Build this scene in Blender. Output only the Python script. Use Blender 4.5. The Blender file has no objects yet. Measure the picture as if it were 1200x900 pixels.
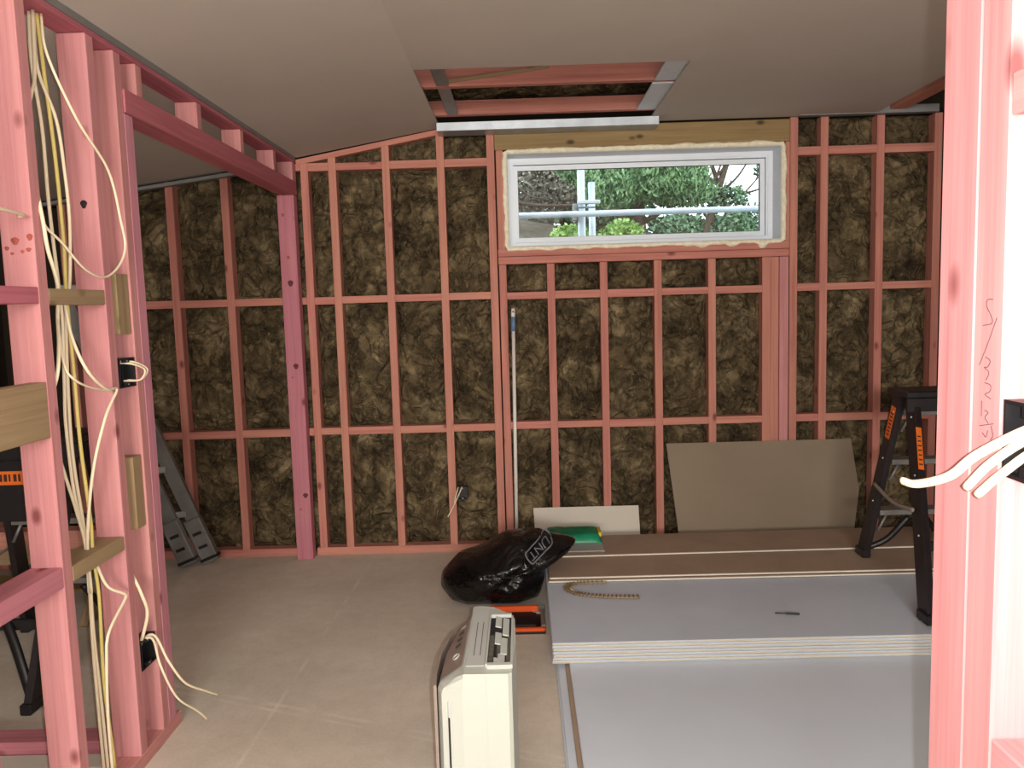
import bpy, bmesh, math, random
from mathutils import Vector, Matrix, noise
from mathutils.bvhtree import BVHTree

random.seed(7)
SC = bpy.context.scene
COL = SC.collection

# ------------------------------------------------------------------ camera
cam_d = bpy.data.cameras.new('camera')
cam_d.sensor_fit = 'HORIZONTAL'
cam_d.sensor_width = 36.0
cam_d.lens = 934.7 / 1200.0 * 36.0
cam_d.clip_start = 0.05
cam = bpy.data.objects.new('camera', cam_d)
COL.objects.link(cam)
RIGHT = Vector((0.99952697, 0.01052384, -0.0288979))
DOWN = Vector((-0.02770688, -0.09968303, -0.99463341))
FWD = Vector((-0.01334799, 0.99496359, -0.09934429))
cam.matrix_world = Matrix((
    (RIGHT.x, -DOWN.x, -FWD.x, 0.0),
    (RIGHT.y, -DOWN.y, -FWD.y, 0.0),
    (RIGHT.z, -DOWN.z, -FWD.z, 1.6),
    (0, 0, 0, 1)))
SC.camera = cam

# ------------------------------------------------------------------ light
world = bpy.data.worlds.new('overcast_sky')
SC.world = world
world.use_nodes = True
wb = world.node_tree.nodes['Background']
wb.inputs[0].default_value = (0.86, 0.94, 1.0, 1)
wb.inputs[1].default_value = 3.2

fl = bpy.data.lights.new('phone_flash', 'POINT')
fl.energy = 135
fl.shadow_soft_size = 0.006
fl.color = (1.0, 0.975, 0.96)
flo = bpy.data.objects.new('phone_flash', fl)
flo.location = (0.034, 0.0, 1.605)
COL.objects.link(flo)

la = bpy.data.lights.new('rear_fill', 'AREA')  # unseen area light added behind the camera as ambient fill
la.shape = 'RECTANGLE'
la.size = 2.6
la.size_y = 1.2
la.energy = 530
la.color = (1.0, 0.965, 0.915)
lao = bpy.data.objects.new('rear_fill', la)
lao.location = (-0.1, -5.2, 2.45)
lao.rotation_euler = (math.radians(84), 0, 0)
COL.objects.link(lao)

vs = SC.view_settings
vs.view_transform = 'Standard'
vs.look = 'None'
vs.gamma = 1.0
vs.use_curve_mapping = False
vs.exposure = 0.16

# ------------------------------------------------------------------ helpers
def lin(r, g, b):
    def f(c):
        c /= 255.0
        return c / 12.92 if c <= 0.04045 else ((c + 0.055) / 1.055) ** 2.4
    return (f(r), f(g), f(b), 1.0)

class NT:
    """small node-tree builder"""
    def __init__(self, name):
        self.m = bpy.data.materials.new(name)
        self.m.use_nodes = True
        self.t = self.m.node_tree
        self.b = self.t.nodes['Principled BSDF']
        self.out = self.t.nodes['Material Output']
    def n(self, kind, **kw):
        nd = self.t.nodes.new(kind)
        for k, v in kw.items():
            if k in nd.inputs:
                nd.inputs[k].default_value = v
            else:
                setattr(nd, k, v)
        return nd
    def l(self, a, b):
        self.t.links.new(a, b)
    def coords(self, scale, rnd=True, kind='Object'):
        tc = self.n('ShaderNodeTexCoord')
        mp = self.n('ShaderNodeMapping')
        mp.inputs['Scale'].default_value = scale
        self.l(tc.outputs[kind], mp.inputs['Vector'])
        if not rnd:
            return mp.outputs[0]
        oi = self.n('ShaderNodeObjectInfo')
        ml = self.n('ShaderNodeMath', operation='MULTIPLY')
        ml.inputs[1].default_value = 37.0
        self.l(oi.outputs['Random'], ml.inputs[0])
        ad = self.n('ShaderNodeVectorMath', operation='ADD')
        self.l(mp.outputs[0], ad.inputs[0])
        self.l(ml.outputs[0], ad.inputs[1])
        return ad.outputs[0]
    def noise(self, vec, scale, detail=4, rough=0.55, dist=0.0):
        nd = self.n('ShaderNodeTexNoise')
        nd.inputs['Scale'].default_value = scale
        nd.inputs['Detail'].default_value = detail
        nd.inputs['Roughness'].default_value = rough
        nd.inputs['Distortion'].default_value = dist
        if vec is not None:
            self.l(vec, nd.inputs['Vector'])
        return nd.outputs['Fac']
    def ramp(self, fac, stops):
        r = self.n('ShaderNodeValToRGB')
        el = r.color_ramp.elements
        while len(el) < len(stops):
            el.new(0.5)
        for e, (p, c) in zip(el, stops):
            e.position = p
            e.color = c
        self.l(fac, r.inputs[0])
        return r.outputs[0]
    def mix(self, fac, a, b, mode='MIX'):
        mx = self.n('ShaderNodeMix', data_type='RGBA', blend_type=mode)
        for sock, v in ((mx.inputs[0], fac), (mx.inputs[6], a), (mx.inputs[7], b)):
            if hasattr(v, 'is_linked'):
                self.l(v, sock)
            else:
                sock.default_value = v
        return mx.outputs[2]
    def bump(self, h, strength, dist=0.01):
        bp = self.n('ShaderNodeBump')
        bp.inputs['Strength'].default_value = strength
        bp.inputs['Distance'].default_value = dist
        self.l(h, bp.inputs['Height'])
        self.l(bp.outputs[0], self.b.inputs['Normal'])
    def col(self, c, rough=0.6, metal=0.0, spec=0.5):
        if hasattr(c, 'is_linked'):
            self.l(c, self.b.inputs['Base Color'])
        else:
            self.b.inputs['Base Color'].default_value = c
        self.b.inputs['Roughness'].default_value = rough
        self.b.inputs['Metallic'].default_value = metal
        self.b.inputs['Specular IOR Level'].default_value = spec
        return self.m

def timber_mat(name, c_lo, c_hi, c_alt, knot=lin(110, 45, 45), tint=0.6):
    t = NT(name)
    v = t.coords((16, 16, 0.7))
    f = t.noise(v, 2.4, 6, 0.6, 0.4)
    base = t.ramp(f, [(0.28, c_lo), (0.72, c_hi)])
    oi = t.n('ShaderNodeObjectInfo')
    m = t.n('ShaderNodeMath', operation='MULTIPLY')
    m.inputs[1].default_value = tint
    t.l(oi.outputs['Random'], m.inputs[0])
    base = t.mix(m.outputs[0], base, c_alt)
    # long grain lines
    vg = t.coords((70, 70, 1.1))
    g = t.ramp(t.noise(vg, 1.0, 3, 0.6, 0.6), [(0.34, (0.80, 0.72, 0.72, 1)), (0.56, (1, 1, 1, 1))])
    base = t.mix(0.6, base, g, 'MULTIPLY')
    vl = t.coords((3, 3, 1.6))
    base = t.mix(0.55, base, t.ramp(t.noise(vl, 1.4, 3), [(0.35, (0.86, 0.80, 0.84, 1)), (0.65, (1.0, 1.0, 0.97, 1))]), 'MULTIPLY')
    # knots: sparse round spots
    v2 = t.coords((9, 9, 5.0))
    vo = t.n('ShaderNodeTexVoronoi', feature='F1')
    vo.inputs['Scale'].default_value = 0.8
    t.l(v2, vo.inputs['Vector'])
    k = t.ramp(vo.outputs['Distance'], [(0.05, (0.8, 0.8, 0.8, 1)), (0.14, (0, 0, 0, 1))])
    base = t.mix(k, base, knot)
    t.bump(f, 0.15, 0.004)
    return t.col(base, 0.72, 0, 0.25)

M = {}
M['pink'] = timber_mat('pink_treated_pine', lin(180, 112, 100), lin(208, 142, 127), lin(202, 146, 122))
M['pink_partition'] = timber_mat('rose_treated_pine', lin(194, 130, 126), lin(214, 156, 150), lin(202, 138, 144), tint=0.5)
M['pink_dark'] = timber_mat('magenta_treated_pine', lin(176, 100, 108), lin(200, 122, 128), lin(186, 108, 122), lin(90, 40, 46))
M['pink_post'] = timber_mat('violet_pink_pine', lin(184, 114, 122), lin(202, 134, 142), lin(194, 126, 140), lin(100, 36, 44))
M['window_lit'] = timber_mat('window_lit_pine', lin(198, 130, 142), lin(216, 154, 164), lin(206, 142, 160))  # window daylight painted into the pine as a lilac tint
M['brown_wood'] = timber_mat('weathered_brown_pine', lin(146, 122, 92), lin(176, 152, 116), lin(160, 140, 105), lin(110, 90, 60))
M['yellow_wood'] = timber_mat('yellow_untreated_pine', lin(134, 110, 72), lin(166, 142, 98), lin(152, 132, 92), lin(50, 34, 24))

def simple(name, c, rough=0.6, metal=0.0, spec=0.5, var=0.0, scale=6.0, bump=0.0):
    t = NT(name)
    if var:
        v = t.coords((1, 1, 1))
        f = t.noise(v, scale, 5)
        a = tuple(max(0, x * (1 - var)) for x in c[:3]) + (1,)
        b = tuple(min(1, x * (1 + var)) for x in c[:3]) + (1,)
        cc = t.ramp(f, [(0.3, a), (0.7, b)])
        if bump:
            t.bump(f, bump, 0.005)
        return t.col(cc, rough, metal, spec)
    return t.col(c, rough, metal, spec)

# glass-wool insulation
t = NT('brown_glass_wool')
v = t.coords((1, 1, 1))
f1 = t.noise(v, 5.0, 9, 0.66, 0.5)
f2 = t.noise(v, 15, 7, 0.7, 0.7)
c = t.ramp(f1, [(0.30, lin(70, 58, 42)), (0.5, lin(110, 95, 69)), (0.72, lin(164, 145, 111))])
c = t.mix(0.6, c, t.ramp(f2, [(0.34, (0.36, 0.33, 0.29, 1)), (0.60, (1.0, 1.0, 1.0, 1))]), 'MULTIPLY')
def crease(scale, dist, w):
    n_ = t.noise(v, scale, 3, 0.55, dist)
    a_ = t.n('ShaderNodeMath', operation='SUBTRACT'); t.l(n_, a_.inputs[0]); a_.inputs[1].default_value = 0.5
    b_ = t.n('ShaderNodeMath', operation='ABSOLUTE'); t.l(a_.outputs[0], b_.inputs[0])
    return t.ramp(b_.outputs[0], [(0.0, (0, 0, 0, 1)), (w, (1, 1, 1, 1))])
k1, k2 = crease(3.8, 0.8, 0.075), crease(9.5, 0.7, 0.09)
c = t.mix(0.5, c, k1, 'MULTIPLY')  # shade in the folds multiplied into the wool colour
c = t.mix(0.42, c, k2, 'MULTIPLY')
v3 = t.coords((22, 22, 9))
f3 = t.noise(v3, 2, 4, 0.65, 1.5)
c = t.mix(t.ramp(f3, [(0.60, (0, 0, 0, 1)), (0.74, (0.55, 0.55, 0.55, 1))]), c, lin(178, 158, 118))  # wispy highlights on the wool mixed into its colour
sm = t.n('ShaderNodeMath', operation='ADD')
t.l(f2, sm.inputs[0]); t.l(k1, sm.inputs[1])
sm2 = t.n('ShaderNodeMath', operation='ADD')
t.l(sm.outputs[0], sm2.inputs[0]); t.l(k2, sm2.inputs[1])
t.bump(sm2.outputs[0], 0.8, 0.012)
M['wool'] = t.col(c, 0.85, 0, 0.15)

# concrete-like floor with chalk / filler lines
t = NT('dusty_concrete_floor')
tc = t.n('ShaderNodeTexCoord')
f1 = t.noise(tc.outputs['Object'], 1.6, 6, 0.6)
f2 = t.noise(tc.outputs['Object'], 14, 5, 0.7)
f3 = t.noise(tc.outputs['Object'], 90, 2, 0.6)
c = t.ramp(f1, [(0.3, lin(206, 195, 178)), (0.7, lin(228, 217, 200))])
c = t.mix(0.45, c, t.ramp(f2, [(0.3, (0.78, 0.77, 0.75, 1)), (0.65, (1, 1, 1, 1))]), 'MULTIPLY')
c = t.mix(0.25, c, t.ramp(f3, [(0.35, (0.7, 0.7, 0.7, 1)), (0.6, (1, 1, 1, 1))]), 'MULTIPLY')
sx = t.n('ShaderNodeSeparateXYZ')
t.l(tc.outputs['Object'], sx.inputs[0])
def floor_line(nx, ny, d, w):
    a = t.n('ShaderNodeMath', operation='MULTIPLY'); a.inputs[1].default_value = nx
    b = t.n('ShaderNodeMath', operation='MULTIPLY'); b.inputs[1].default_value = ny
    t.l(sx.outputs[0], a.inputs[0]); t.l(sx.outputs[1], b.inputs[0])
    s = t.n('ShaderNodeMath', operation='ADD'); t.l(a.outputs[0], s.inputs[0]); t.l(b.outputs[0], s.inputs[1])
    s2 = t.n('ShaderNodeMath', operation='SUBTRACT'); t.l(s.outputs[0], s2.inputs[0]); s2.inputs[1].default_value = d
    ab = t.n('ShaderNodeMath', operation='ABSOLUTE'); t.l(s2.outputs[0], ab.inputs[0])
    mr = t.n('ShaderNodeMapRange'); t.l(ab.outputs[0], mr.inputs[0])
    mr.inputs[1].default_value = w * 0.3; mr.inputs[2].default_value = w
    mr.inputs[3].default_value = 1.0; mr.inputs[4].default_value = 0.0
    mm = t.n('ShaderNodeMath', operation='MULTIPLY'); t.l(mr.outputs[0], mm.inputs[0])
    fr = t.ramp(t.noise(tc.outputs['Object'], 5, 3), [(0.42, (0, 0, 0, 1)), (0.66, (0.6, 0.6, 0.6, 1))])
    t.l(fr, mm.inputs[1])
    return mm.outputs[0]
k = math.hypot(0.256, 0.68)
for nx, ny, d, w in ((0.256 / k, 0.68 / k, (0.256 * -0.752 + 0.68 * 2.995) / k, 0.016),
                     (0.9997, -0.0257, 0.9997 * -1.007 - 0.0257 * 4.237, 0.012),
                     (0.35, 0.937, 0.35 * -0.3 + 0.937 * 2.78, 0.012)):
    c = t.mix(floor_line(nx, ny, d, w), c, lin(232, 222, 206))
t.bump(f3, 0.12, 0.003)
M['floor'] = t.col(c, 0.75, 0, 0.3)

M['ceil'] = simple('grey_plasterboard_ceiling', lin(190, 182, 172), 0.9, 0, 0.2, 0.04, 1.5)
M['gib_edge_white'] = simple('white_board_edge', lin(228, 224, 210), 0.85, 0, 0.2, 0.04, 20)
M['gib_edge'] = simple('cream_board_edge', lin(194, 184, 160), 0.85, 0, 0.2, 0.06, 20)
M['gib_face'] = simple('grey_board_face', lin(198, 206, 218), 0.7, 0, 0.35, 0.05, 3)
M['gib_face2'] = simple('pale_grey_board_face', lin(208, 215, 224), 0.7, 0, 0.35, 0.04, 2)
M['gib_back'] = simple('brown_board_back', lin(166, 144, 124), 0.85, 0, 0.25, 0.08, 5)
M['gib_lean'] = simple('tan_board_back', lin(138, 123, 104), 0.85, 0, 0.25, 0.05, 3)
M['gib_white'] = simple('off_white_board', lin(206, 198, 184), 0.85, 0, 0.25, 0.03, 3)
M['galv'] = simple('galvanised_steel', lin(176, 182, 186), 0.42, 0.7, 0.5, 0.15, 10)
M['galv_bright'] = simple('bright_zinc_batten', lin(204, 212, 218), 0.5, 0.15, 0.5, 0.06, 8)
M['galv_dull'] = simple('dull_galvanised_strip', lin(140, 140, 138), 0.55, 0.5, 0.5, 0.1, 10)
M['alu'] = simple('dull_aluminium', lin(140, 138, 134), 0.5, 0.55, 0.5, 0.12, 14)
M['black'] = simple('black_plastic', lin(24, 22, 24), 0.45, 0, 0.5)
M['black_fibre'] = simple('black_fibreglass', lin(34, 28, 30), 0.42, 0, 0.5, 0.3, 30)
M['orange'] = simple('orange_label', lin(224, 110, 36), 0.5, 0, 0.4)
M['orange_plastic'] = simple('orange_plastic', lin(232, 92, 36), 0.45, 0, 0.45)
M['ink'] = simple('dark_ink', lin(60, 30, 24), 0.7)
M['white_plastic'] = simple('ivory_plastic', lin(184, 188, 178), 0.42, 0, 0.45)
M['grey_plastic'] = simple('pale_grey_plastic', lin(184, 186, 180), 0.45, 0, 0.45)
M['brown_panel'] = simple('taupe_control_panel', lin(142, 128, 117), 0.35, 0, 0.5, 0.1, 14)
M['opening_shade'] = simple('painted_recess_shade', lin(20, 20, 20), 0.7)  # near-black colour standing in for shade inside openings
M['filter_grey'] = simple('grey_filter_mesh', lin(92, 88, 78), 0.8, 0, 0.3, 0.3, 80)
M['cable_white'] = simple('white_cable_sheath', lin(232, 216, 184), 0.5, 0, 0.4)
M['cable_yellow'] = simple('yellowed_cable_sheath', lin(214, 196, 116), 0.5, 0, 0.4)
M['win_white'] = simple('white_window_aluminium', lin(232, 238, 243), 0.45, 0, 0.45)
M['scaf'] = simple('pale_galvanised_tube', lin(206, 218, 226), 0.45, 0.15, 0.5, 0.08, 8)
M['liner'] = simple('grey_white_reveal_board', lin(222, 227, 232), 0.7, 0, 0.3, 0.04, 6)
M['foam'] = simple('cream_expanding_foam', lin(240, 232, 206), 0.85, 0, 0.2, 0.12, 40, 0.5)
M['gasket'] = simple('dark_window_gasket', lin(40, 40, 44), 0.6)
M['wrap'] = simple('dark_building_wrap', lin(50, 42, 34), 0.9, 0, 0.1)
M['pole_white'] = simple('white_pole_enamel', lin(222, 216, 208), 0.4, 0, 0.5)
M['pole_blue'] = simple('blue_pole_collar', lin(96, 122, 158), 0.5)
M['green'] = simple('green_packet', lin(10, 132, 92), 0.4, 0, 0.5, 0.25, 18)
M['yellow_clip'] = simple('yellow_clip', lin(224, 190, 60), 0.5)
M['bag_print'] = simple('grey_bag_print', lin(98, 102, 108), 0.5)
M['screw'] = simple('zinc_yellow_screw', lin(150, 128, 92), 0.4, 0.6, 0.5)
M['band'] = simple('tan_collating_band', lin(150, 128, 104), 0.6)
M['bark'] = simple('brown_bark', lin(96, 80, 68), 0.9, 0, 0.1, 0.35, 12)
M['pen'] = simple('carpenter_pencil_line', lin(78, 52, 66), 0.8)
M['copper'] = simple('bare_copper', lin(190, 120, 80), 0.4, 0.8)

# crumpled black rubbish bag film
t = NT('glossy_black_film')
v = t.coords((1, 1, 1))
t.bump(t.noise(v, 9, 4, 0.6, 1.2), 0.6, 0.03)
M['bag'] = t.col(lin(12, 12, 12), 0.17, 0, 0.45)

# window glass
t = NT('window_glass')
tr = t.n('ShaderNodeBsdfTransparent'); tr.inputs[0].default_value = (0.93, 0.96, 0.97, 1)
gl = t.n('ShaderNodeBsdfGlossy'); gl.inputs['Roughness'].default_value = 0.03
fr = t.n('ShaderNodeFresnel'); fr.inputs[0].default_value = 1.45
mx = t.n('ShaderNodeMixShader')
t.l(fr.outputs[0], mx.inputs[0]); t.l(tr.outputs[0], mx.inputs[1]); t.l(gl.outputs[0], mx.inputs[2])
t.l(mx.outputs[0], t.out.inputs[0])
M['glass'] = t.m
# clear packing film
t = NT('clear_film')
tr = t.n('ShaderNodeBsdfTransparent'); tr.inputs[0].default_value = (0.9, 0.9, 0.9, 1)
df = t.n('ShaderNodeBsdfPrincipled'); df.inputs['Base Color'].default_value = lin(200, 200, 198); df.inputs['Roughness'].default_value = 0.25
mx = t.n('ShaderNodeMixShader'); mx.inputs[0].default_value = 0.6
t.l(tr.outputs[0], mx.inputs[1]); t.l(df.outputs[0], mx.inputs[2]); t.l(mx.outputs[0], t.out.inputs[0])
M['film'] = t.m

def leaf_mat(name, a, b):
    t = NT(name)
    v = t.coords((1, 1, 1))
    f = t.noise(v, 5, 4, 0.7)
    f2 = t.noise(v, 40, 2, 0.7)
    c = t.ramp(f, [(0.35, a), (0.65, b)])
    c = t.mix(0.6, c, t.ramp(f2, [(0.35, (0.5, 0.5, 0.5, 1)), (0.65, (1.2, 1.2, 1.2, 1))]), 'MULTIPLY')
    return t.col(c, 0.6, 0, 0.3)
M['pine'] = leaf_mat('pine_needles', lin(84, 116, 78), lin(160, 190, 134))
M['shrub'] = leaf_mat('bright_shrub_leaves', lin(92, 132, 60), lin(176, 206, 116))
M['scrub'] = leaf_mat('dry_scrub', lin(120, 114, 100), lin(186, 176, 158))
M['darkleaf'] = leaf_mat('dark_tree_leaves', lin(60, 84, 62), lin(128, 158, 118))
M['soil'] = simple('leaf_litter_soil', lin(70, 64, 54), 0.95, 0, 0.1, 0.55, 9)

def link(o, parent=None):
    COL.objects.link(o)
    if parent is not None:
        o.parent = parent
    return o

def empty(name, loc=(0, 0, 0)):
    o = bpy.data.objects.new(name, None)
    o.location = loc
    o.empty_display_size = 0.1
    COL.objects.link(o)
    return o

def tag(o, label, cat, group=None):
    o['label'] = label
    o['category'] = cat
    if group:
        o['group'] = group
    return o

def struct(o):
    o['kind'] = 'structure'
    return o

def from_bm(name, bm, mat, parent=None, loc=None, smooth=False):
    me = bpy.data.meshes.new(name)
    bm.normal_update()
    bm.to_mesh(me)
    bm.free()
    for m in (mat if isinstance(mat, (list, tuple)) else [mat]):
        me.materials.append(m)
    if smooth:
        for p in me.polygons:
            p.use_smooth = True
    o = bpy.data.objects.new(name, me)
    if loc is not None:
        o.location = loc
    return link(o, parent)

def bm_box(bm, x0, x1, y0, y1, z0, z1):
    vs_ = [bm.verts.new(p) for p in ((x0, y0, z0), (x1, y0, z0), (x1, y1, z0), (x0, y1, z0),
                                     (x0, y0, z1), (x1, y0, z1), (x1, y1, z1), (x0, y1, z1))]
    fs = []
    for f in ((0, 3, 2, 1), (4, 5, 6, 7), (0, 1, 5, 4), (1, 2, 6, 5), (2, 3, 7, 6), (3, 0, 4, 7)):
        fs.append(bm.faces.new([vs_[i] for i in f]))
    return vs_, fs

def box(name, x0, x1, y0, y1, z0, z1, mat, parent=None, bev=0.002):
    """axis-aligned box in the parent's space, origin at its base centre"""
    cx, cy = (x0 + x1) / 2, (y0 + y1) / 2
    bm = bmesh.new()
    bm_box(bm, x0 - cx, x1 - cx, y0 - cy, y1 - cy, 0, z1 - z0)
    if bev:
        bmesh.ops.bevel(bm, geom=bm.edges[:], offset=bev, segments=1, affect='EDGES')
    return from_bm(name, bm, mat, parent, (cx, cy, z0))

def beam(name, p0, p1, w, d, mat, parent=None, up=(0, 0, 1), bev=0.002):
    """bar from p0 to p1 whose local z is its length; w across, d along `up`"""
    p0, p1 = Vector(p0), Vector(p1)
    L = (p1 - p0).length
    zax = (p1 - p0).normalized()
    u = Vector(up)
    if abs(zax.dot(u)) > 0.98:
        u = Vector((0, 1, 0))
    xax = u.cross(zax).normalized()
    yax = zax.cross(xax)
    bm = bmesh.new()
    bm_box(bm, -w / 2, w / 2, -d / 2, d / 2, 0, L)
    if bev:
        bmesh.ops.bevel(bm, geom=bm.edges[:], offset=bev, segments=1, affect='EDGES')
    o = from_bm(name, bm, mat, parent)
    o.matrix_local = Matrix.Translation(p0) @ Matrix((xax, yax, zax)).transposed().to_4x4()
    return o

def timber(name, x0, x1, y0, y1, z0, z1, mat, parent=None):
    dx, dy, dz = x1 - x0, y1 - y0, z1 - z0
    cx, cy, cz = (x0 + x1) / 2, (y0 + y1) / 2, (z0 + z1) / 2
    if dz >= dx and dz >= dy:
        return beam(name, (cx, cy, z0), (cx, cy, z1), dx, dy, mat, parent, (0, 1, 0))
    if dx >= dy:
        return beam(name, (x0, cy, cz), (x1, cy, cz), dy, dz, mat, parent, (0, 0, 1))
    return beam(name, (cx, y0, cz), (cx, y1, cz), dx, dz, mat, parent, (0, 0, 1))

def smooth_path(pts, n=8):
    pts = [Vector(p) for p in pts]
    if len(pts) < 3:
        return pts
    P = [2 * pts[0] - pts[1]] + pts + [2 * pts[-1] - pts[-2]]
    out = []
    for i in range(1, len(P) - 2):
        a, b, c, d = P[i - 1], P[i], P[i + 1], P[i + 2]
        for k in range(n):
            s = k / n
            out.append(0.5 * (2 * b + (c - a) * s + (2 * a - 5 * b + 4 * c - d) * s * s + (3 * b - a - 3 * c + d) * s ** 3))
    out.append(pts[-1])
    return out

def bm_tube(bm, pts, r, seg=8, flat=1.0, cap=True):
    rings = []
    ref = Vector((0.31, 0.2, 0.93)).normalized()
    px = None
    for i, p in enumerate(pts):
        d = (pts[min(i + 1, len(pts) - 1)] - pts[max(i - 1, 0)])
        if d.length < 1e-9:
            d = Vector((0, 0, 1))
        d.normalize()
        x = (px if px is not None else ref)
        x = x - d * x.dot(d)
        if x.length < 1e-4:
            x = Vector((1, 0, 0)) - d * d.x
        x.normalize()
        px = x
        y = d.cross(x)
        rr = r[i] if isinstance(r, (list, tuple)) else r
        rings.append([bm.verts.new(p + x * math.cos(a) * rr + y * math.sin(a) * rr * flat)
                      for a in (2 * math.pi * k / seg for k in range(seg))])
    for a, b in zip(rings, rings[1:]):
        for k in range(seg):
            bm.faces.new((a[k], a[(k + 1) % seg], b[(k + 1) % seg], b[k]))
    if cap:
        bm.faces.new(rings[0][::-1])
        bm.faces.new(rings[-1])

def tube(name, pts, r, mat, parent=None, seg=8, n=8, flat=1.0, sm=True):
    pts = smooth_path(pts, n)
    o = Vector(pts[-1]) if parent is None else Vector((0, 0, 0))
    if parent is None:
        o = min(pts, key=lambda p: p.z).copy()
    bm = bmesh.new()
    bm_tube(bm, [p - o for p in pts], r, seg, flat)
    return from_bm(name, bm, mat, parent, o, sm)

# ================================================================== STRUCTURE
YB = 5.08           # inner face of the back wall framing
YO = 5.176          # outer side of the framing
XP = -1.38          # room side of the left partition
def ceil_z(x):
    if x > -0.47:
        return 2.70
    if x > XP:
        return 2.70 + (x + 0.47) * (0.16 / 0.91)
    return 2.53 + (x - XP) * 0.126

bm = bmesh.new(); bm_box(bm, -3.4, 3.0, -6.2, 5.3, -0.12, 0)
floor = struct(from_bm('floor', bm, M['floor']))

# ---- back wall
wb_ = struct(empty('wall_back', (0, YB, 0)))
def W(name, x0, x1, z0, z1, mat=None, y0=0.0, y1=0.096):
    return timber(name, x0, x1, y0, y1, z0, z1, mat or M['pink'], wb_)
h = 0.024
W('bottom_plate', -3.3, -1.49, 0, 0.05)
W('bottom_plate', -1.375, 2.7, 0, 0.05)
FULL = [-2.88, -2.535, -2.19, -1.84, -1.33, -1.155, -0.818, -0.475, -0.162, 1.722, 1.91, 2.256, 2.61]
for x in FULL:
    W('stud', x - h, x + h, 0.05, min(ceil_z(x - h), ceil_z(x + h)) - (0.03 if XP < x < -0.2 else 0.0))
W('trimmer_stud', -0.129, -0.083, 0.05, 1.85)
W('trimmer_stud', -0.129, -0.085, 1.946, 2.555)
for x in (0.197, 0.53, 0.871, 1.211):
    W('stud', x - h, x + h, 0.05, 1.85)
W('trimmer_stud', 1.527, 1.578, 0.05, 1.85)
W('trimmer_stud', 1.580, 1.634, 0.05, 1.85, None, 0.012, 0.096)
W('trimmer_stud', 1.636, 1.692, 0.05, 1.85, M['pink_partition'])
W('trimmer_stud', 1.668, 1.696, 1.946, 2.555)
W('sill_plate', -0.132, 1.696, 1.90, 1.946)
W('sill_plate', -0.132, 1.696, 1.852, 1.898, None, 0.003, 0.096)
W('window_lintel', -0.135, 1.696, 2.557, 2.69, M['yellow_wood'])
# raked top plate following the sloping ceiling
beam('raked_plate', (-1.38, 0.048, 2.520), (-0.46, 0.048, 2.682), 0.096, 0.034, M['pink'], wb_, (0, 0, 1))
def nog(x0, x1, zt):
    W('nog', x0, x1, zt - 0.047 + random.uniform(-.003, .003), zt + random.uniform(-.003, .003))
left_bays = [(-2.88, -2.535), (-2.535, -2.19), (-2.19, -1.84), (-1.84, -1.50)]
mid_bays = [(-1.33, -1.155), (-1.155, -0.818), (-0.818, -0.475), (-0.475, -0.162)]
right_bays = [(1.722, 1.91), (1.91, 2.256), (2.256, 2.61)]
under_bays = [(-0.107, 0.197), (0.197, 0.53), (0.53, 0.871), (0.871, 1.211), (1.211, 1.551)]
for a, b in left_bays:
    nog(a + h, b - (h if b != -1.50 else 0), 0.838); nog(a + h, b - (h if b != -1.50 else 0), 1.685)
nog(-1.40, -1.33 - h, 0.840); nog(-1.40, -1.33 - h, 1.682); nog(-1.40, -1.33 - h, 2.513)
for a, b in mid_bays:
    nog(a + h, b - h, 0.842); nog(a + h, b - h, 1.682); nog(a + h, b - h, 2.512)
for a, b in under_bays:
    nog(a + h, b - h, 0.846); nog(a + h, b - h, 1.676)
for a, b in right_bays:
    nog(a + h, b - h, 0.846); nog(a + h, b - h, 1.678); nog(a + h, b - h, 2.518)

def batt(x0, x1, z0, z1, flatness=1.0, z1b=None):
    if x1 - x0 < 0.03:
        return
    w, hh = x1 - x0 + 0.006, z1 - z0 + 0.006
    nx, nz = max(6, int(w / 0.0095)), max(6, int(hh / 0.0095))
    sd = Vector((random.uniform(0, 90), random.uniform(0, 90), random.uniform(0, 90)))
    cx = (x0 + x1) / 2
    vts, fcs = [], []
    for j in range(nz + 1):
        v_ = j / nz
        for i in range(nx + 1):
            u_ = i / nx
            x = (u_ - 0.5) * w
            z = v_ * hh
            if z1b is not None:
                z = v_ * (hh + (z1b - z1) * u_)
            p = Vector((x, z, 0))
            warp = noise.noise_vector(p * 5.0 + sd) * 0.06
            q = p + warp
            a = noise.noise(q * 7.0 + sd)
            b = 1 - abs(noise.noise(q * 15.0 + sd * 2)) * 2.0
            c_ = 1 - abs(noise.noise(q * 34.0 + sd * 3)) * 2.0
            e = (1 - abs(2 * u_ - 1) ** 5) * (1 - abs(2 * v_ - 1) ** 9)
            y = 0.080 - e * (0.026 + 0.026 * a + 0.016 * b + 0.007 * c_) * flatness
            vts.append((x, y, z))
    for j in range(nz):
        for i in range(nx):
            k = j * (nx + 1) + i
            fcs.append((k, k + 1, k + nx + 2, k + nx + 1))
    me = bpy.data.meshes.new('insulation_batt')
    me.from_pydata(vts, [], fcs)
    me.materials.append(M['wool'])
    for p in me.polygons:
        p.use_smooth = True
    o = bpy.data.objects.new('insulation_batt', me)
    o.location = (cx, 0, z0 - 0.003)
    link(o, wb_)
Z = [(0.05, 0.792), (0.842, 1.635)]
for a, b in left_bays:
    for z0, z1 in Z:
        batt(a + h, b - h, z0, z1)
    batt(a + h, b - h, 1.685, ceil_z(a) - 0.01, 1, ceil_z(b) - 0.01)
batt(-1.50, -1.356, 0.05, 2.46, 0.5)
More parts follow.
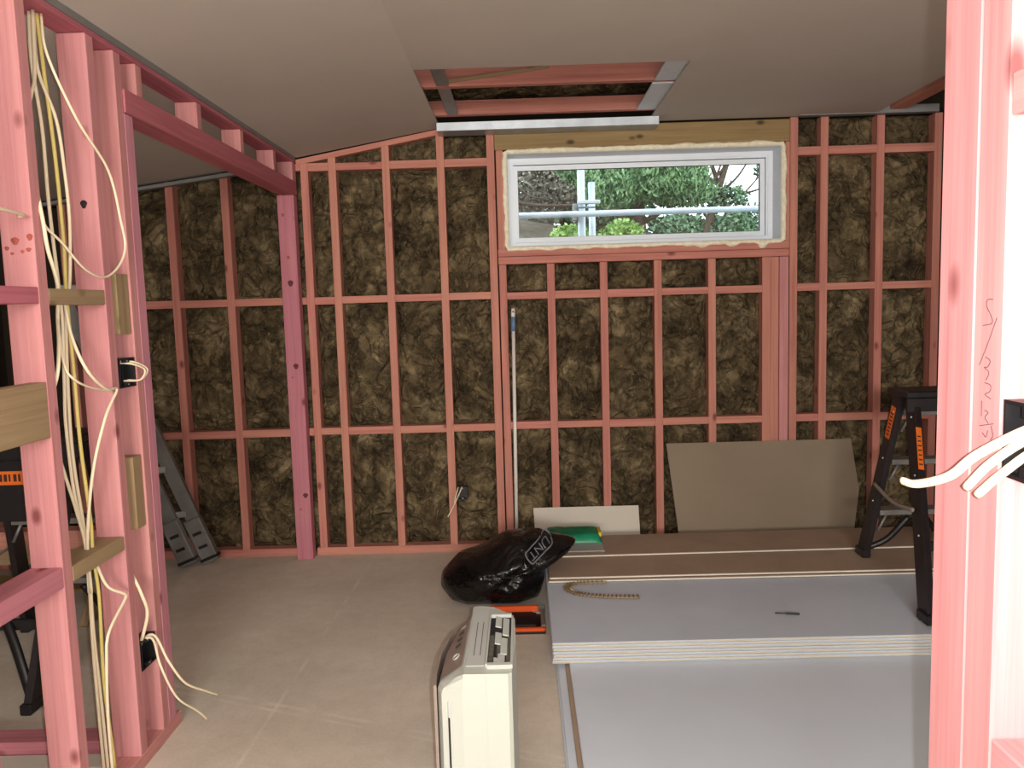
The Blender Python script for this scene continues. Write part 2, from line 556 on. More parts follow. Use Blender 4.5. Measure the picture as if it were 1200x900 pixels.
for bays, zt in ((mid_bays, 2.465), (right_bays, 2.468)):
    for a, b in bays:
        for z0, z1 in Z:
            batt(a + h, b - h, z0, z1)
        batt(a + h, b - h, 1.682, zt)
        if bays is mid_bays:
            batt(a + h, b - h, 2.512, ceil_z(a) - 0.03, 0.8, ceil_z(b) - 0.03)
        else:
            batt(a + h, b - h, 2.518, 2.70, 0.8)
for a, b in under_bays:
    for z0, z1 in Z:
        batt(a + h, b - h, z0, z1)
    batt(a + h, b - h, 1.676, 1.852)
# dark wrap closing the outer side, with the window opening left free
for nm, x0, x1, z0, z1 in (('building_wrap', -3.4, -0.10, 0, 3.2), ('building_wrap', 1.69, 3.0, 0, 3.2),
                           ('building_wrap', -0.10, 1.69, 0, 1.93), ('building_wrap', -0.10, 1.69, 2.56, 3.2)):
    box(nm, x0, x1, 0.098, 0.112, z0, z1, M['wrap'], wb_, 0)

# ---- window
win = struct(empty('window_1', (0.79, YB, 1.946)))
def wx(name, x0, x1, y0, y1, z0, z1, mat, parent=None, bev=0.002):
    o = box(name, x0, x1, y0, y1, z0, z1, mat, parent or win, bev)
    if parent is None:
        o.location -= Vector((0.79, 0, 1.946))
    return o
# opening X -0.062..1.648, Z 1.966..2.535
X0, X1, Z0, Z1 = -0.060, 1.646, 1.964, 2.532
yr = 0.25
wx('reveal_board', X0 - 0.014, X0, 0.004, yr, Z0 - .014, Z1 + .014, M['liner'])
wx('reveal_board', X1, X1 + 0.014, 0.004, yr, Z0 - .014, Z1 + .014, M['liner'])
wx('reveal_board', X0, X1, 0.004, yr, Z1, Z1 + 0.014, M['liner'])
wx('reveal_board', X0, X1, 0.004, yr, Z0 - 0.014, Z0, M['liner'])
def ring(name, x0, x1, z0, z1, wd, y0, y1, mat, parent):
    bm = bmesh.new()
    cx, cz = 0.79, 1.946
    bm_box(bm, x0 - cx, x0 + wd - cx, y0, y1, z0 - cz, z1 - cz)
    bm_box(bm, x1 - wd - cx, x1 - cx, y0, y1, z0 - cz, z1 - cz)
    bm_box(bm, x0 + wd - cx, x1 - wd - cx, y0, y1, z1 - wd - cz, z1 - cz)
    bm_box(bm, x0 + wd - cx, x1 - wd - cx, y0, y1, z0 - cz, z0 + wd - cz)
    return from_bm(name, bm, mat, parent)
ring('window_frame', X0, X1, Z0, Z1, 0.030, 0.181, 0.245, M['win_white'], win)
ring('window_frame_lip', X0 + 0.026, X1 - 0.030, Z0 + 0.022, Z1 - 0.028, 0.010, 0.189, 0.249, M['win_white'], win)
sash = ring('sash', X0 + 0.034, X1 - 0.046, Z0 + 0.034, Z1 - 0.044, 0.030, 0.199, 0.235, M['win_white'], win)
ring('gasket', X0 + 0.062, X1 - 0.074, Z0 + 0.062, Z1 - 0.072, 0.004, 0.203, 0.225, M['gasket'], sash)
bm = bmesh.new()
bm_box(bm, X0 + 0.060 - 0.79, X1 - 0.072 - 0.79, 0.213, 0.217, Z0 + 0.060 - 1.946, Z1 - 0.070 - 1.946)
from_bm('pane', bm, M['glass'], sash)
# expanding foam squeezed out around the reveal, ragged outline
bm = bmesh.new()
per = []
def seg_pts(a, b, n):
    return [(a[0] + (b[0] - a[0]) * i / n, a[1] + (b[1] - a[1]) * i / n) for i in range(n)]
xa, xb, za, zb = X0 - 0.008, X1 + 0.008, Z0 - 0.010, Z1 + 0.008
per = seg_pts((xa, za), (xb, za), 110) + seg_pts((xb, za), (xb, zb), 36) + seg_pts((xb, zb), (xa, zb), 110) + seg_pts((xa, zb), (xa, za), 36)
rings = []
N = len(per)
for i, (x, z) in enumerate(per):
    dn = Vector((0, 0))
    if i < 110: dn = Vector((0, -1))
    elif i < 146: dn = Vector((1, 0))
    elif i < 256: dn = Vector((0, 1))
    else: dn = Vector((-1, 0))
    wob = noise.noise(Vector((x * 9, z * 9, 3.1))) * 0.010 + noise.noise(Vector((x * 30, z * 30, 9.1))) * 0.004
    ext = 0.019 + wob
    if i < 110 and x > 1.05:          # drips over the sill on one side
        ext += 0.012 * max(0, math.sin(x * 34)) + (0.02 if abs(x - 1.53) < 0.02 else 0)
    ext = max(ext, 0.006)
    inn = -0.010
    prof = [(inn, 0.012), (inn + 0.004, -0.004), (ext * 0.5, -0.012), (ext, -0.005), (ext, 0.012)]
    rings.append([bm.verts.new((x + dn.x * o_ - 0.79, y_, z + dn.y * o_ - 1.946)) for o_, y_ in prof])
for i in range(N):
    a, b = rings[i], rings[(i + 1) % N]
    for k_ in range(4):
        bm.faces.new((a[k_], a[k_ + 1], b[k_ + 1], b[k_]))
bmesh.ops.recalc_face_normals(bm, faces=bm.faces[:])
from_bm('foam_seal', bm, M['foam'], win, None, True)

# ---- left partition
wl = struct(empty('wall_left', (XP, 0, 0)))
def P(name, y0, y1, z0, z1, mat=None, x0=-0.096, x1=0.0):
    return timber(name, x0, x1, y0, y1, z0, z1, mat or M['pink_partition'], wl)
P('bottom_plate', 0.6, 2.985, 0, 0.05)
P('top_plate', 0.6, 5.07, 2.514, 2.556, M['pink_dark'])
for y in (0.75, 1.1, 1.5, 1.90, 2.288, 2.655, 2.832):
    P('stud', y, y + 0.048, 0.05, 2.512)
P('trimmer_stud', 2.884, 2.944, 0.05, 2.312, M['window_lit'])
P('lintel', 2.884, 5.05, 2.314, 2.396, M['pink_dark'], -0.096, 0.006)
for y in (2.99, 3.545, 4.085, 4.62):
    P('cripple_stud', y, y + 0.048, 2.398, 2.512)
P('end_post', 5.0, 5.074, 0.0, 2.312, M['pink_post'], -0.106, -0.002)
P('end_post_packer', 5.0, 5.072, 2.398, 2.512, None)
# nogs (beyond the near stud and between the studs)
P('nog', 1.95, 2.286, 1.641, 1.689, M['pink_dark'])
P('nog', 1.95, 2.286, 1.252, 1.415, M['brown_wood'], -0.048, 0.0)
P('nog', 1.95, 2.286, 0.80, 0.862, M['pink_post'])
P('nog', 2.338, 2.653, 1.638, 1.686, M['brown_wood'])
P('nog', 2.338, 2.653, 0.800, 0.848, M['brown_wood'])
for y0, y1 in ((0.8, 1.098), (1.15, 1.498), (1.55, 1.898)):
    P('nog', y0, y1, 0.80, 0.848); P('nog', y0, y1, 1.641, 1.689)
box('metal_edge_strip', -0.004, 0.008, 0.6, 5.05, 2.530, 2.558, M['galv_dull'], wl, 0)

def knot_yface(par, x, y, z, rx, rz, mat):
    bm = bmesh.new()
    ring_ = [bm.verts.new((math.cos(a) * rx * (1 + .2 * math.sin(3 * a)), 0, math.sin(a) * rz)) for a in (2 * math.pi * k / 14 for k in range(14))]
    c0 = bm.verts.new((0, -0.0012, 0))
    for k in range(14):
        bm.faces.new((ring_[(k + 1) % 14], ring_[k], c0))
    bmesh.ops.recalc_face_normals(bm, faces=bm.faces[:])
    return from_bm('knot', bm, mat, par, (x, y, z))
M['knot_dark'] = simple('dark_open_knot', lin(96, 44, 46), 0.8)
M['knot_red'] = simple('reddish_knot', lin(160, 84, 74), 0.75, 0, 0.2, 0.35, 60)
knot_yface(wl, -0.047, 2.6545, 1.968, 0.011, 0.014, simple('black_knot_hole', lin(34, 22, 22), 0.8))
P('packer_block', 2.745, 2.830, 1.535, 1.745, M['brown_wood'], -0.096, -0.006)
P('packer_block', 2.765, 2.830, 0.84, 1.10, M['brown_wood'], -0.096, -0.006)
for dx, z, a, b in ((-0.080, 1.80, .007, .006), (-0.055, 1.82, .012, .011), (-0.036, 1.79, .006, .005), (-0.018, 1.795, .008, .006), (-0.012, 1.83, .009, .010), (-0.066, 1.785, .006, .004)):
    knot_yface(wl, dx, 2.2875, z, a, b, M['knot_red'])
for dx, z, a, b in ((-0.075, 2.19, .009, .010), (-0.055, 1.93, .008, .011), (-0.05, 1.77, .017, .020), (-0.045, 1.25, .016, .018), (-0.03, 0.42, .016, .016), (-0.07, 1.18, .008, .006), (-0.065, 0.33, .007, .006)):
    knot_yface(wl, dx, 4.9995, z, a, b, M['knot_red'] if a < .016 else M['knot_dark'])

# ---- near right wall end, caught by the flash
wf = struct(empty('wall_front', (0.52, 0, 0)))
def F(name, x0, x1, y0, y1, z0, z1, mat=None):
    return timber(name, x0, x1, y0, y1, z0, z1, mat or M['pink_partition'], wf)
F('bottom_plate', 0, 0.096, -0.5, 1.002, 0, 0.05)
F('top_plate', 0, 0.096, -0.5, 1.002, 2.60, 2.65)
F('stud', 0, 0.096, 0.925, 1.002, 0.05, 2.60)
F('stud', 0.0, 0.096, 0.868, 0.923, 0.05, 2.60)
F('stud', 0, 0.096, 0.30, 0.348, 0.05, 2.60)
F('nog', 0, 0.096, 0.35, 0.866, 1.046, 1.094)
F('nog', 0, 0.096, 0.35, 0.866, 1.782, 1.826)

# ---- right and far-left walls, back of the room (mostly unseen)
wr = struct(empty('wall_right', (2.64, 0, 0)))
box('building_wrap', 0.096, 0.11, 0.5, 5.17, 0, 3.2, M['wrap'], wr, 0)
timber('bottom_plate', 0, 0.096, 0.5, 5.06, 0, 0.05, M['pink'], wr)
for i in range(11):
    y = 0.7 + i * 0.42
    timber('stud', 0, 0.096, y, y + 0.048, 0.05, 2.69, M['pink'], wr)
timber('top_plate', -0.36, -0.26, 2.0, 5.06, 2.714, 2.765, M['pink'], wr)
timber('top_plate', 0.0, 0.096, 0.5, 5.06, 2.692, 2.74, M['pink'], wr)
wo = struct(empty('wall_outer_left', (-3.32, 0, 0)))
box('building_wrap', -0.08, -0.06, -6.2, 5.2, 0, 3.2, M['wrap'], wo, 0)
for i in range(12):
    y = 0.3 + i * 0.42
    timber('stud', -0.055, 0.0, y, y + 0.048, 0.0, 2.3, M['pink'], wo)
struct(box('wall_rear', -3.4, 3.0, -6.22, -6.2, 0, 3.2, M['ceil'], None, 0))
struct(box('wall_side', 2.98, 3.0, -6.2, 0.5, 0, 3.2, M['ceil'], None, 0))
struct(box('roof', -3.4, 3.0, -6.2, 5.2, 3.2, 3.24, M['wrap'], None, 0))

# ---- ceiling
ce = struct(empty('ceiling', (0, 0, 2.7)))
def slab(name, pts, th, mat):
    """pts: four (x,y,z) corners of the under side; thickness goes up"""
    bm = bmesh.new()
    lo = [bm.verts.new((p[0], p[1], p[2] - 2.7)) for p in pts]
    hi = [bm.verts.new((p[0], p[1], p[2] - 2.7 + th)) for p in pts]
    bm.faces.new(lo[::-1]); bm.faces.new(hi)
    for i in range(4):
        j = (i + 1) % 4
        bm.faces.new((lo[i], lo[j], hi[j], hi[i]))
    bmesh.ops.recalc_face_normals(bm, faces=bm.faces[:])
    return from_bm(name, bm, mat, ce)
def rect(name, x0, x1, y0, y1, mat=None):
    slab(name, [(x0, y0, ceil_z(x0 + 1e-5)), (x1, y0, ceil_z(x1 - 1e-5)), (x1, y1, ceil_z(x1 - 1e-5)), (x0, y1, ceil_z(x0 + 1e-5))], 0.012, mat or M['ceil'])
slab('ceiling_panel', [(-1.372, 0.2, 2.558), (-0.471, 0.2, 2.70), (-0.471, 5.075, 2.70), (-1.372, 5.075, 2.548)], 0.012, M['ceil'])
HX0, HX1, HY0, HY1 = -0.468, 0.822, 3.84, 4.91
rect('ceiling_panel', -0.471, 0.86, -6.15, 1.42)
rect('ceiling_panel', -0.471, 0.86, 1.42, HY0)
rect('ceiling_panel', HX1, 2.2, HY0, 5.07)
rect('ceiling_panel', 0.86, 2.2, 1.42, HY0)
rect('ceiling_panel', 0.86, 2.97, -6.15, 1.42)
slab('ceiling_panel', [(-3.36, -6.15, 2.28), (-1.478, -6.15, 2.517), (-1.478, 5.07, 2.517), (-3.36, 5.07, 2.28)], 0.012, M['ceil'])
slab('ceiling_panel', [(-1.46, -6.15, 2.56), (-0.4715, -6.15, 2.70), (-0.4715, 0.198, 2.70), (-1.46, 0.198, 2.56)], 0.012, M['ceil'])
def C(name, x0, x1, y0, y1, z0, z1, mat):
    return timber(name, x0, x1, y0, y1, z0 - 2.7, z1 - 2.7, mat, ce)
C('ceiling_joist', -0.62, 1.2, 4.22, 4.268, 2.722, 2.815, M['pink'])
C('ceiling_joist', -0.62, 1.2, 4.84, 4.888, 2.722, 2.805, M['pink'])
C('ceiling_joist', -0.62, 1.2, 3.62, 3.668, 2.722, 2.85, M['pink'])
for y0, y1 in ((3.66, 4.219), (4.27, 4.838)):
    C('metal_batten', -0.40, -0.335, y0, y1, 2.722, 2.735, M['galv_dull'])
    C('metal_batten', 0.715, 0.83, y0, y1, 2.716, 2.728, M['galv_bright'])
beam('split_lath', (-0.40, 4.205, 2.735 - 2.7), (0.18, 4.205, 2.80 - 2.7), 0.012, 0.018, M['brown_wood'], ce)
# wool lying over the joists
bm = bmesh.new()
g = 60
vv = []
for j in range(g + 1):
    for i in range(g + 1):
        x = -0.7 + 1.9 * i / g; y = 3.6 + 1.5 * j / g
        p = Vector((x, y, 0))
        vv.append(bm.verts.new((x, y, 0.150 - 0.05 * abs(noise.noise(p * 6)) + 0.03 * noise.noise(p * 15))))
for j in range(g):
    for i in range(g):
        k_ = j * (g + 1) + i
        bm.faces.new((vv[k_], vv[k_ + g + 1], vv[k_ + g + 2], vv[k_ + 1]))
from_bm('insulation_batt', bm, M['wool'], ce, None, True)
# galvanised channel along the head of the back wall
def channel(x0, x1, y, zlo, zhi, mat):
    bm = bmesh.new()
    a, b = zlo - 2.7, zhi - 2.7
    bm_box(bm, x0, x1, y, y + 0.003, a, b)
    bm_box(bm, x0, x1, y + 0.003, 5.074, a, a + 0.003)
    bmesh.ops.bevel(bm, geom=bm.edges[:], offset=0.001, segments=1, affect='EDGES')
    from_bm('metal_channel', bm, mat, ce)
channel(-0.475, 0.86, 4.915, 2.648, 2.697, M['galv'])
channel(1.735, 2.58, 5.02, 2.694, 2.74, M['galv_dull'])
beam('metal_edge_strip', (-3.3, 5.05, 2.262 - 2.7), (-1.50, 5.05, 2.488 - 2.7), 0.05, 0.02, M['galv_dull'], ce, (0, 0, 1), 0)

# ================================================================== THINGS
# ---- plasterboard sheets
def sheet(x0, x1, y0, y1, z0, th, top, label, group=None, rot=0.0, edge=None):
    cx, cy = (x0 + x1) / 2, (y0 + y1) / 2
    bm = bmesh.new()
    _, fs = bm_box(bm, x0 - cx, x1 - cx, y0 - cy, y1 - cy, 0, th)
    for f_ in fs[2:]:
        f_.material_index = 1
    bmesh.ops.bevel(bm, geom=[e for e in bm.edges], offset=0.0028, segments=1, affect='EDGES')
    o = from_bm('plasterboard_sheet', bm, [top, edge or M['gib_edge']], None, (cx, cy, z0))
    o.rotation_euler.z = rot
    tag(o, label, 'plasterboard', group)
    return o
TH = 0.0117
lowx = [0.112, 0.119, 0.150, 0.168]
for i in range(4):
    top = i == 3
    sheet(lowx[i], 2.5, 2.15 + random.uniform(-.01, .01), 4.7, i * 0.0135, TH, M['gib_back'] if i == 2 else M['gib_face2'],
          'wide pale grey plasterboard sheet topping the low pile before the thick stack' if top else
          ['plasterboard sheet at the very bottom of the low pile, on the floor',
           'plasterboard sheet second from the floor in the low pile',
           'brown-backed plasterboard sheet directly under the wide pale grey one'][i],
          'sheets of the low front pile', 0.0)
zb_ = 4 * 0.0135
for i in range(7):
    j = random.uniform(-.004, .004)
    top = i == 6
    sheet(0.099 + j, 2.45, 3.297 + random.uniform(-.002, .002), 4.74, zb_ + i * 0.0137, TH, M['gib_face'],
          'grey plasterboard sheet topping the thick stack, with a strip of screws lying on it' if top else
          ['bottom', 'second', 'third', 'fourth', 'fifth', 'sixth'][i] + ' plasterboard sheet up from the low pile in the thick stack',
          'sheets of the thick plasterboard stack')
zs = zb_ + 7 * 0.0137
sheet(0.105, 2.46, 4.03, 4.745, zs, TH, M['gib_back'], 'lower of two brown-backed plasterboard sheets with white edges behind the grey sheet', None, 0.0, M['gib_edge_white'])
sheet(0.112, 2.46, 4.045, 4.745, zs + 0.0137, TH, M['gib_back'], 'upper of two brown-backed plasterboard sheets with white edges behind the grey sheet', None, 0.0, M['gib_edge_white'])
sheet(0.125, 2.47, 4.37, 4.745, zs + 0.0274, TH, M['gib_back'], 'brown-backed plasterboard sheet on top of the pile nearest the insulated wall', None, 0.012, M['gib_edge_white'])
ZT = zs + 0.0274 + TH

def leaning(pts, th, mat, label):
    """pts: front outline on a leaning plane (x, y, z)"""
    bm = bmesh.new()
    base = Vector(pts[0])
    nrm = (Vector(pts[1]) - base).cross(Vector(pts[2]) - base).normalized()
    if nrm.y < 0:
        nrm = -nrm
    a = [bm.verts.new(Vector(p) - base) for p in pts]
    b = [bm.verts.new(Vector(p) - base + nrm * th) for p in pts]
    f0 = bm.faces.new(a); f1 = bm.faces.new(b[::-1])
    n_ = len(pts)
    for i in range(n_):
        j = (i + 1) % n_
        f_ = bm.faces.new((a[i], b[i], b[j], a[j])); f_.material_index = 1
    bmesh.ops.recalc_face_normals(bm, faces=bm.faces[:])
    o = from_bm('plasterboard_offcut', bm, [mat, M['gib_edge_white']], None, base)
    return tag(o, label, 'plasterboard')
def lp(x, z):       # leaning plane against the studs
    return (x, 5.058 - 0.24 * (0.70 - z), z)
leaning([lp(0.97, 0.002), lp(2.03, 0.002), lp(2.11, 0.37), lp(2.085, 0.685), lp(0.91, 0.685)], 0.0125, M['gib_lean'],
        'large tan plasterboard offcut with a clipped corner leaning on the studs')
def lp2(x, z):
    return (x, 5.060 - 0.25 * (0.29 - z), z)
leaning([lp2(0.06, 0.002), lp2(0.73, 0.002), lp2(0.726, 0.285), lp2(0.047, 0.285)], 0.0125, M['gib_white'],
        'small off-white plasterboard offcut leaning behind the green packet')

# ---- electrical flush boxes
def flush_box(loc, rz, w, hgt, d, label, holes=True, tilt=0):
    """box open towards local -y"""
    r = empty('flush_box', loc)
    r.rotation_euler = (0, tilt, rz)
    tag(r, label, 'electrical box')
    tk = 0.004
    bm = bmesh.new()
    bm_box(bm, -w / 2, w / 2, d - tk, d, 0, hgt)
    bm_box(bm, -w / 2, -w / 2 + tk, 0, d - tk, 0, hgt)
    bm_box(bm, w / 2 - tk, w / 2, 0, d - tk, 0, hgt)
    bm_box(bm, -w / 2 + tk, w / 2 - tk, 0, d - tk, 0, tk)
    bm_box(bm, -w / 2 + tk, w / 2 - tk, 0, d - tk, hgt - tk, hgt)
    from_bm('box_body', bm, M['black'], r)
    for s in (0, 1):
        bm = bmesh.new()
        z = tk if s == 0 else hgt - tk - 0.012
        bm_box(bm, -w * 0.16, w * 0.16, 0.001, 0.012, z, z + 0.012)
        lug = from_bm('screw_lug', bm, M['black'], r)
        bm = bmesh.new()
        bmesh.ops.create_cone(bm, cap_ends=True, segments=10, radius1=0.003, radius2=0.003, depth=0.002,
                              matrix=Matrix.Translation((0, 0.0005, z + 0.006)) @ Matrix.Rotation(math.pi / 2, 4, 'X'))
        from_bm('screw', bm, M['galv'], lug)
    return r
flush_box((-1.382, 2.772, 1.350), math.radians(90), 0.108, 0.102, 0.05, 'black flush box with coiled wire ends, upper one in the left framing')
flush_box((-1.382, 2.770, 0.335), math.radians(90), 0.108, 0.104, 0.05, 'black flush box with two cables hanging out, low in the left framing')
flush_box((-0.408, 5.062, 0.350), 0, 0.062, 0.085, 0.045, 'black flush box low between the studs of the insulated wall')
rb = flush_box((0.522, 0.823, 1.398), math.radians(-90), 0.086, 0.084, 0.05, 'black flush box on the bright stud with thick cables coming out')

# ---- cables
def cable(pts, r, label, mat='cable_white', group=None, flat=0.75, x=None):
    o = tube('cable', pts, r, M[mat], None, 8, 8, flat)
    tag(o, label, 'cable', group)
    return o
def yz(x, L):
    return [(x, a, b) for a, b in L]
R_ = 0.0052
cable(yz(-1.437, [(2.454, 2.508), (2.447, 2.354), (2.472, 2.174), (2.474, 1.944), (2.490, 1.685), (2.493, 1.578), (2.475, 1.392), (2.464, 1.258), (2.479, 1.036), (2.523, 0.855), (2.526, 0.739), (2.521, 0.567), (2.533, 0.295), (2.540, 0.06)]), R_,
      'white cable hanging straight through both brown nogs, beside the yellowed one')
cable(yz(-1.424, [(2.472, 2.508), (2.486, 2.328), (2.506, 2.104), (2.514, 1.844), (2.505, 1.658), (2.511, 1.443), (2.513, 1.195), (2.535, 0.937), (2.533, 0.823), (2.548, 0.673), (2.536, 0.383), (2.56, 0.06)]), R_ + .0006,
      'yellowed cable hanging full height between the left studs', 'cable_yellow')
cable([(-1.428, 2.462, 2.508), (-1.43, 2.463, 2.346), (-1.415, 2.513, 2.208), (-1.41, 2.527, 2.056), (-1.415, 2.541, 1.9), (-1.425, 2.532, 1.712), (-1.44, 2.520, 1.60), (-1.445, 2.50, 1.2), (-1.442, 2.53, 0.85), (-1.44, 2.515, 0.5), (-1.44, 2.52, 0.06)], R_,
      'white cable running close against the wide left stud')
cable(yz(-1.42, [(2.445, 2.508), (2.430, 2.325), (2.404, 2.257), (2.356, 2.149), (2.35, 2.0), (2.352, 1.70)]), R_,
      'short white cable disappearing behind the near left stud')
cable([(-1.415, 2.478, 2.508), (-1.39, 2.45, 2.38), (-1.355, 2.521, 2.207), (-1.35, 2.680, 2.078), (-1.35, 2.739, 1.917), (-1.35, 2.755, 1.833), (-1.352, 2.704, 1.766), (-1.355, 2.609, 1.726), (-1.358, 2.500, 1.749), (-1.36, 2.394, 1.820), (-1.368, 2.33, 1.862), (-1.385, 2.345, 1.90), (-1.42, 2.36, 1.96)], R_ - .0006,
      'white cable bowed out in a big loop in front of the wide left stud')
cable([(-1.40, 2.352, 1.98), (-1.368, 2.318, 1.88), (-1.368, 2.330, 1.80), (-1.395, 2.41, 1.70), (-1.42, 2.44, 1.60), (-1.40, 2.40, 1.52), (-1.385, 2.352, 1.43), (-1.42, 2.35, 1.34)], R_ + .001,
      'thick white cable curving out past the edge of the near left stud')
cable([(-1.43, 2.50, 1.66), (-1.41, 2.49, 1.54), (-1.375, 2.500, 1.43), (-1.367, 2.588, 1.362), (-1.369, 2.66, 1.352), (-1.372, 2.58, 1.27), (-1.40, 2.53, 1.10), (-1.425, 2.51, 0.88), (-1.43, 2.515, 0.70)], R_,
      'white cable clipped to the wide left stud at mid height')
cable([(-1.42, 2.44, 1.60), (-1.39, 2.40, 1.46), (-1.372, 2.419, 1.409), (-1.367, 2.511, 1.373), (-1.370, 2.64, 1.348)], R_ - .001,
      'thin white cable joining the clip on the wide left stud')
cable([(-1.435, 2.40, 1.20), (-1.43, 2.444, 1.058), (-1.43, 2.471, 0.982), (-1.435, 2.512, 0.862), (-1.44, 2.52, 0.70)], R_,
      'white cable slanting down into the lower brown nog')
cable([(-1.42, 2.535, 0.80), (-1.395, 2.55, 0.71), (-1.367, 2.600, 0.664), (-1.367, 2.605, 0.645), (-1.375, 2.50, 0.57), (-1.385, 2.49, 0.47), (-1.395, 2.49, 0.275), (-1.40, 2.50, 0.06)], R_,
      'white cable bulging round a clip below the lower brown nog')
cable([(-1.40, 2.72, 0.70), (-1.36, 2.704, 0.622), (-1.358, 2.729, 0.54), (-1.40, 2.745, 0.42)], R_ + .001,
      'short white cable looping down into the low flush box')
cable([(-1.42, 2.76, 0.42), (-1.36, 2.755, 0.44), (-1.31, 2.70, 0.36), (-1.28, 2.74, 0.225), (-1.25, 2.83, 0.125), (-1.24, 2.89, 0.06)], R_,
      'white cable end drooping from the low flush box nearly to the floor')
cable([(-1.42, 2.775, 0.42), (-1.36, 2.77, 0.445), (-1.30, 2.74, 0.36), (-1.27, 2.79, 0.255), (-1.24, 2.87, 0.185), (-1.22, 2.96, 0.12)], R_,
      'white cable end curling away from the low flush box')
for k_, (a, b) in enumerate((((2.766, 1.436), (2.80, 1.372)), ((2.790, 1.440), (2.772, 1.372)))):
    cable([(-1.415, a[0], a[1]), (-1.372, a[0] + .02, a[1] - .006), (-1.352, 2.835 + .02 * k_, 1.405), (-1.36, 2.815, 1.372), (-1.40, b[0], b[1])], 0.0036,
          'stripped cable end curled inside the upper flush box' if k_ == 0 else 'second stripped cable end curled outside the upper flush box')
cable([(-1.42, 2.288, 1.888), (-1.385, 2.26, 1.888), (-1.37, 2.17, 1.890), (-1.368, 2.05, 1.892), (-1.37, 1.952, 1.89)], 0.0045,
      'pale cable sticking out across the face of the near left stud', 'cable_white')
cable([(-0.415, 5.09, 0.43), (-0.415, 5.045, 0.425), (-0.455, 5.03, 0.34), (-0.505, 5.02, 0.25)], 0.0055, 'white cable end hanging from the wall box, reaching lowest')
cable([(-0.435, 5.09, 0.43), (-0.437, 5.048, 0.425), (-0.457, 5.042, 0.36), (-0.462, 5.04, 0.33)], 0.005, 'short white cable end in the wall box beside the longer one')
# near, thick in view
cable([(0.56, 0.79, 1.470), (0.515, 0.80, 1.462), (0.480, 0.838, 1.428), (0.462, 0.860, 1.400), (0.455, 0.915, 1.379), (0.452, 0.945, 1.376)], 0.0052,
      'long pale cable end poking left from the box on the bright stud')
cable([(0.56, 0.80, 1.455), (0.52, 0.81, 1.450), (0.497, 0.842, 1.418), (0.486, 0.870, 1.384)], 0.0050,
      'pale cable end below the long one on the bright stud')
cable([(0.56, 0.795, 1.447), (0.52, 0.80, 1.440), (0.499, 0.828, 1.408), (0.488, 0.852, 1.380)], 0.0046,
      'shortest pale cable end hanging from the box on the bright stud')

# ---- carpenter's handwriting on the bright stud
wr_o = empty('handwriting', (0.5195, 0.89, 1.43))
tag(wr_o, 'pencilled figures running down the narrow face of the bright stud', 'writing')
strokes = [
    [(0.887, 1.590), (0.897, 1.590), (0.899, 1.583), (0.890, 1.572), (0.888, 1.564), (0.905, 1.561)],
    [(0.879, 1.570), (0.896, 1.539), (0.910, 1.516)],
    [(0.898, 1.526), (0.889, 1.522), (0.894, 1.515), (0.900, 1.514), (0.891, 1.509), (0.896, 1.500)],
    [(0.898, 1.497), (0.887, 1.495), (0.888, 1.488), (0.897, 1.484), (0.886, 1.480)],
    [(0.903, 1.476), (0.903, 1.458)],
    [(0.897, 1.466), (0.890, 1.464), (0.896, 1.458), (0.889, 1.452)],
    [(0.906, 1.447), (0.880, 1.453)],
    [(0.900, 1.440), (0.893, 1.436), (0.890, 1.444)],
    [(0.884, 1.450), (0.880, 1.440), (0.884, 1.434)],
]
for s in strokes:
    bm = bmesh.new()
    bm_tube(bm, [Vector((0, y - 0.89, z - 1.43)) for _, y, z in smooth_path([(0, a, b) for a, b in s], 5)], 0.00042, 5)
    from_bm('pencil_stroke', bm, M['pen'], wr_o)

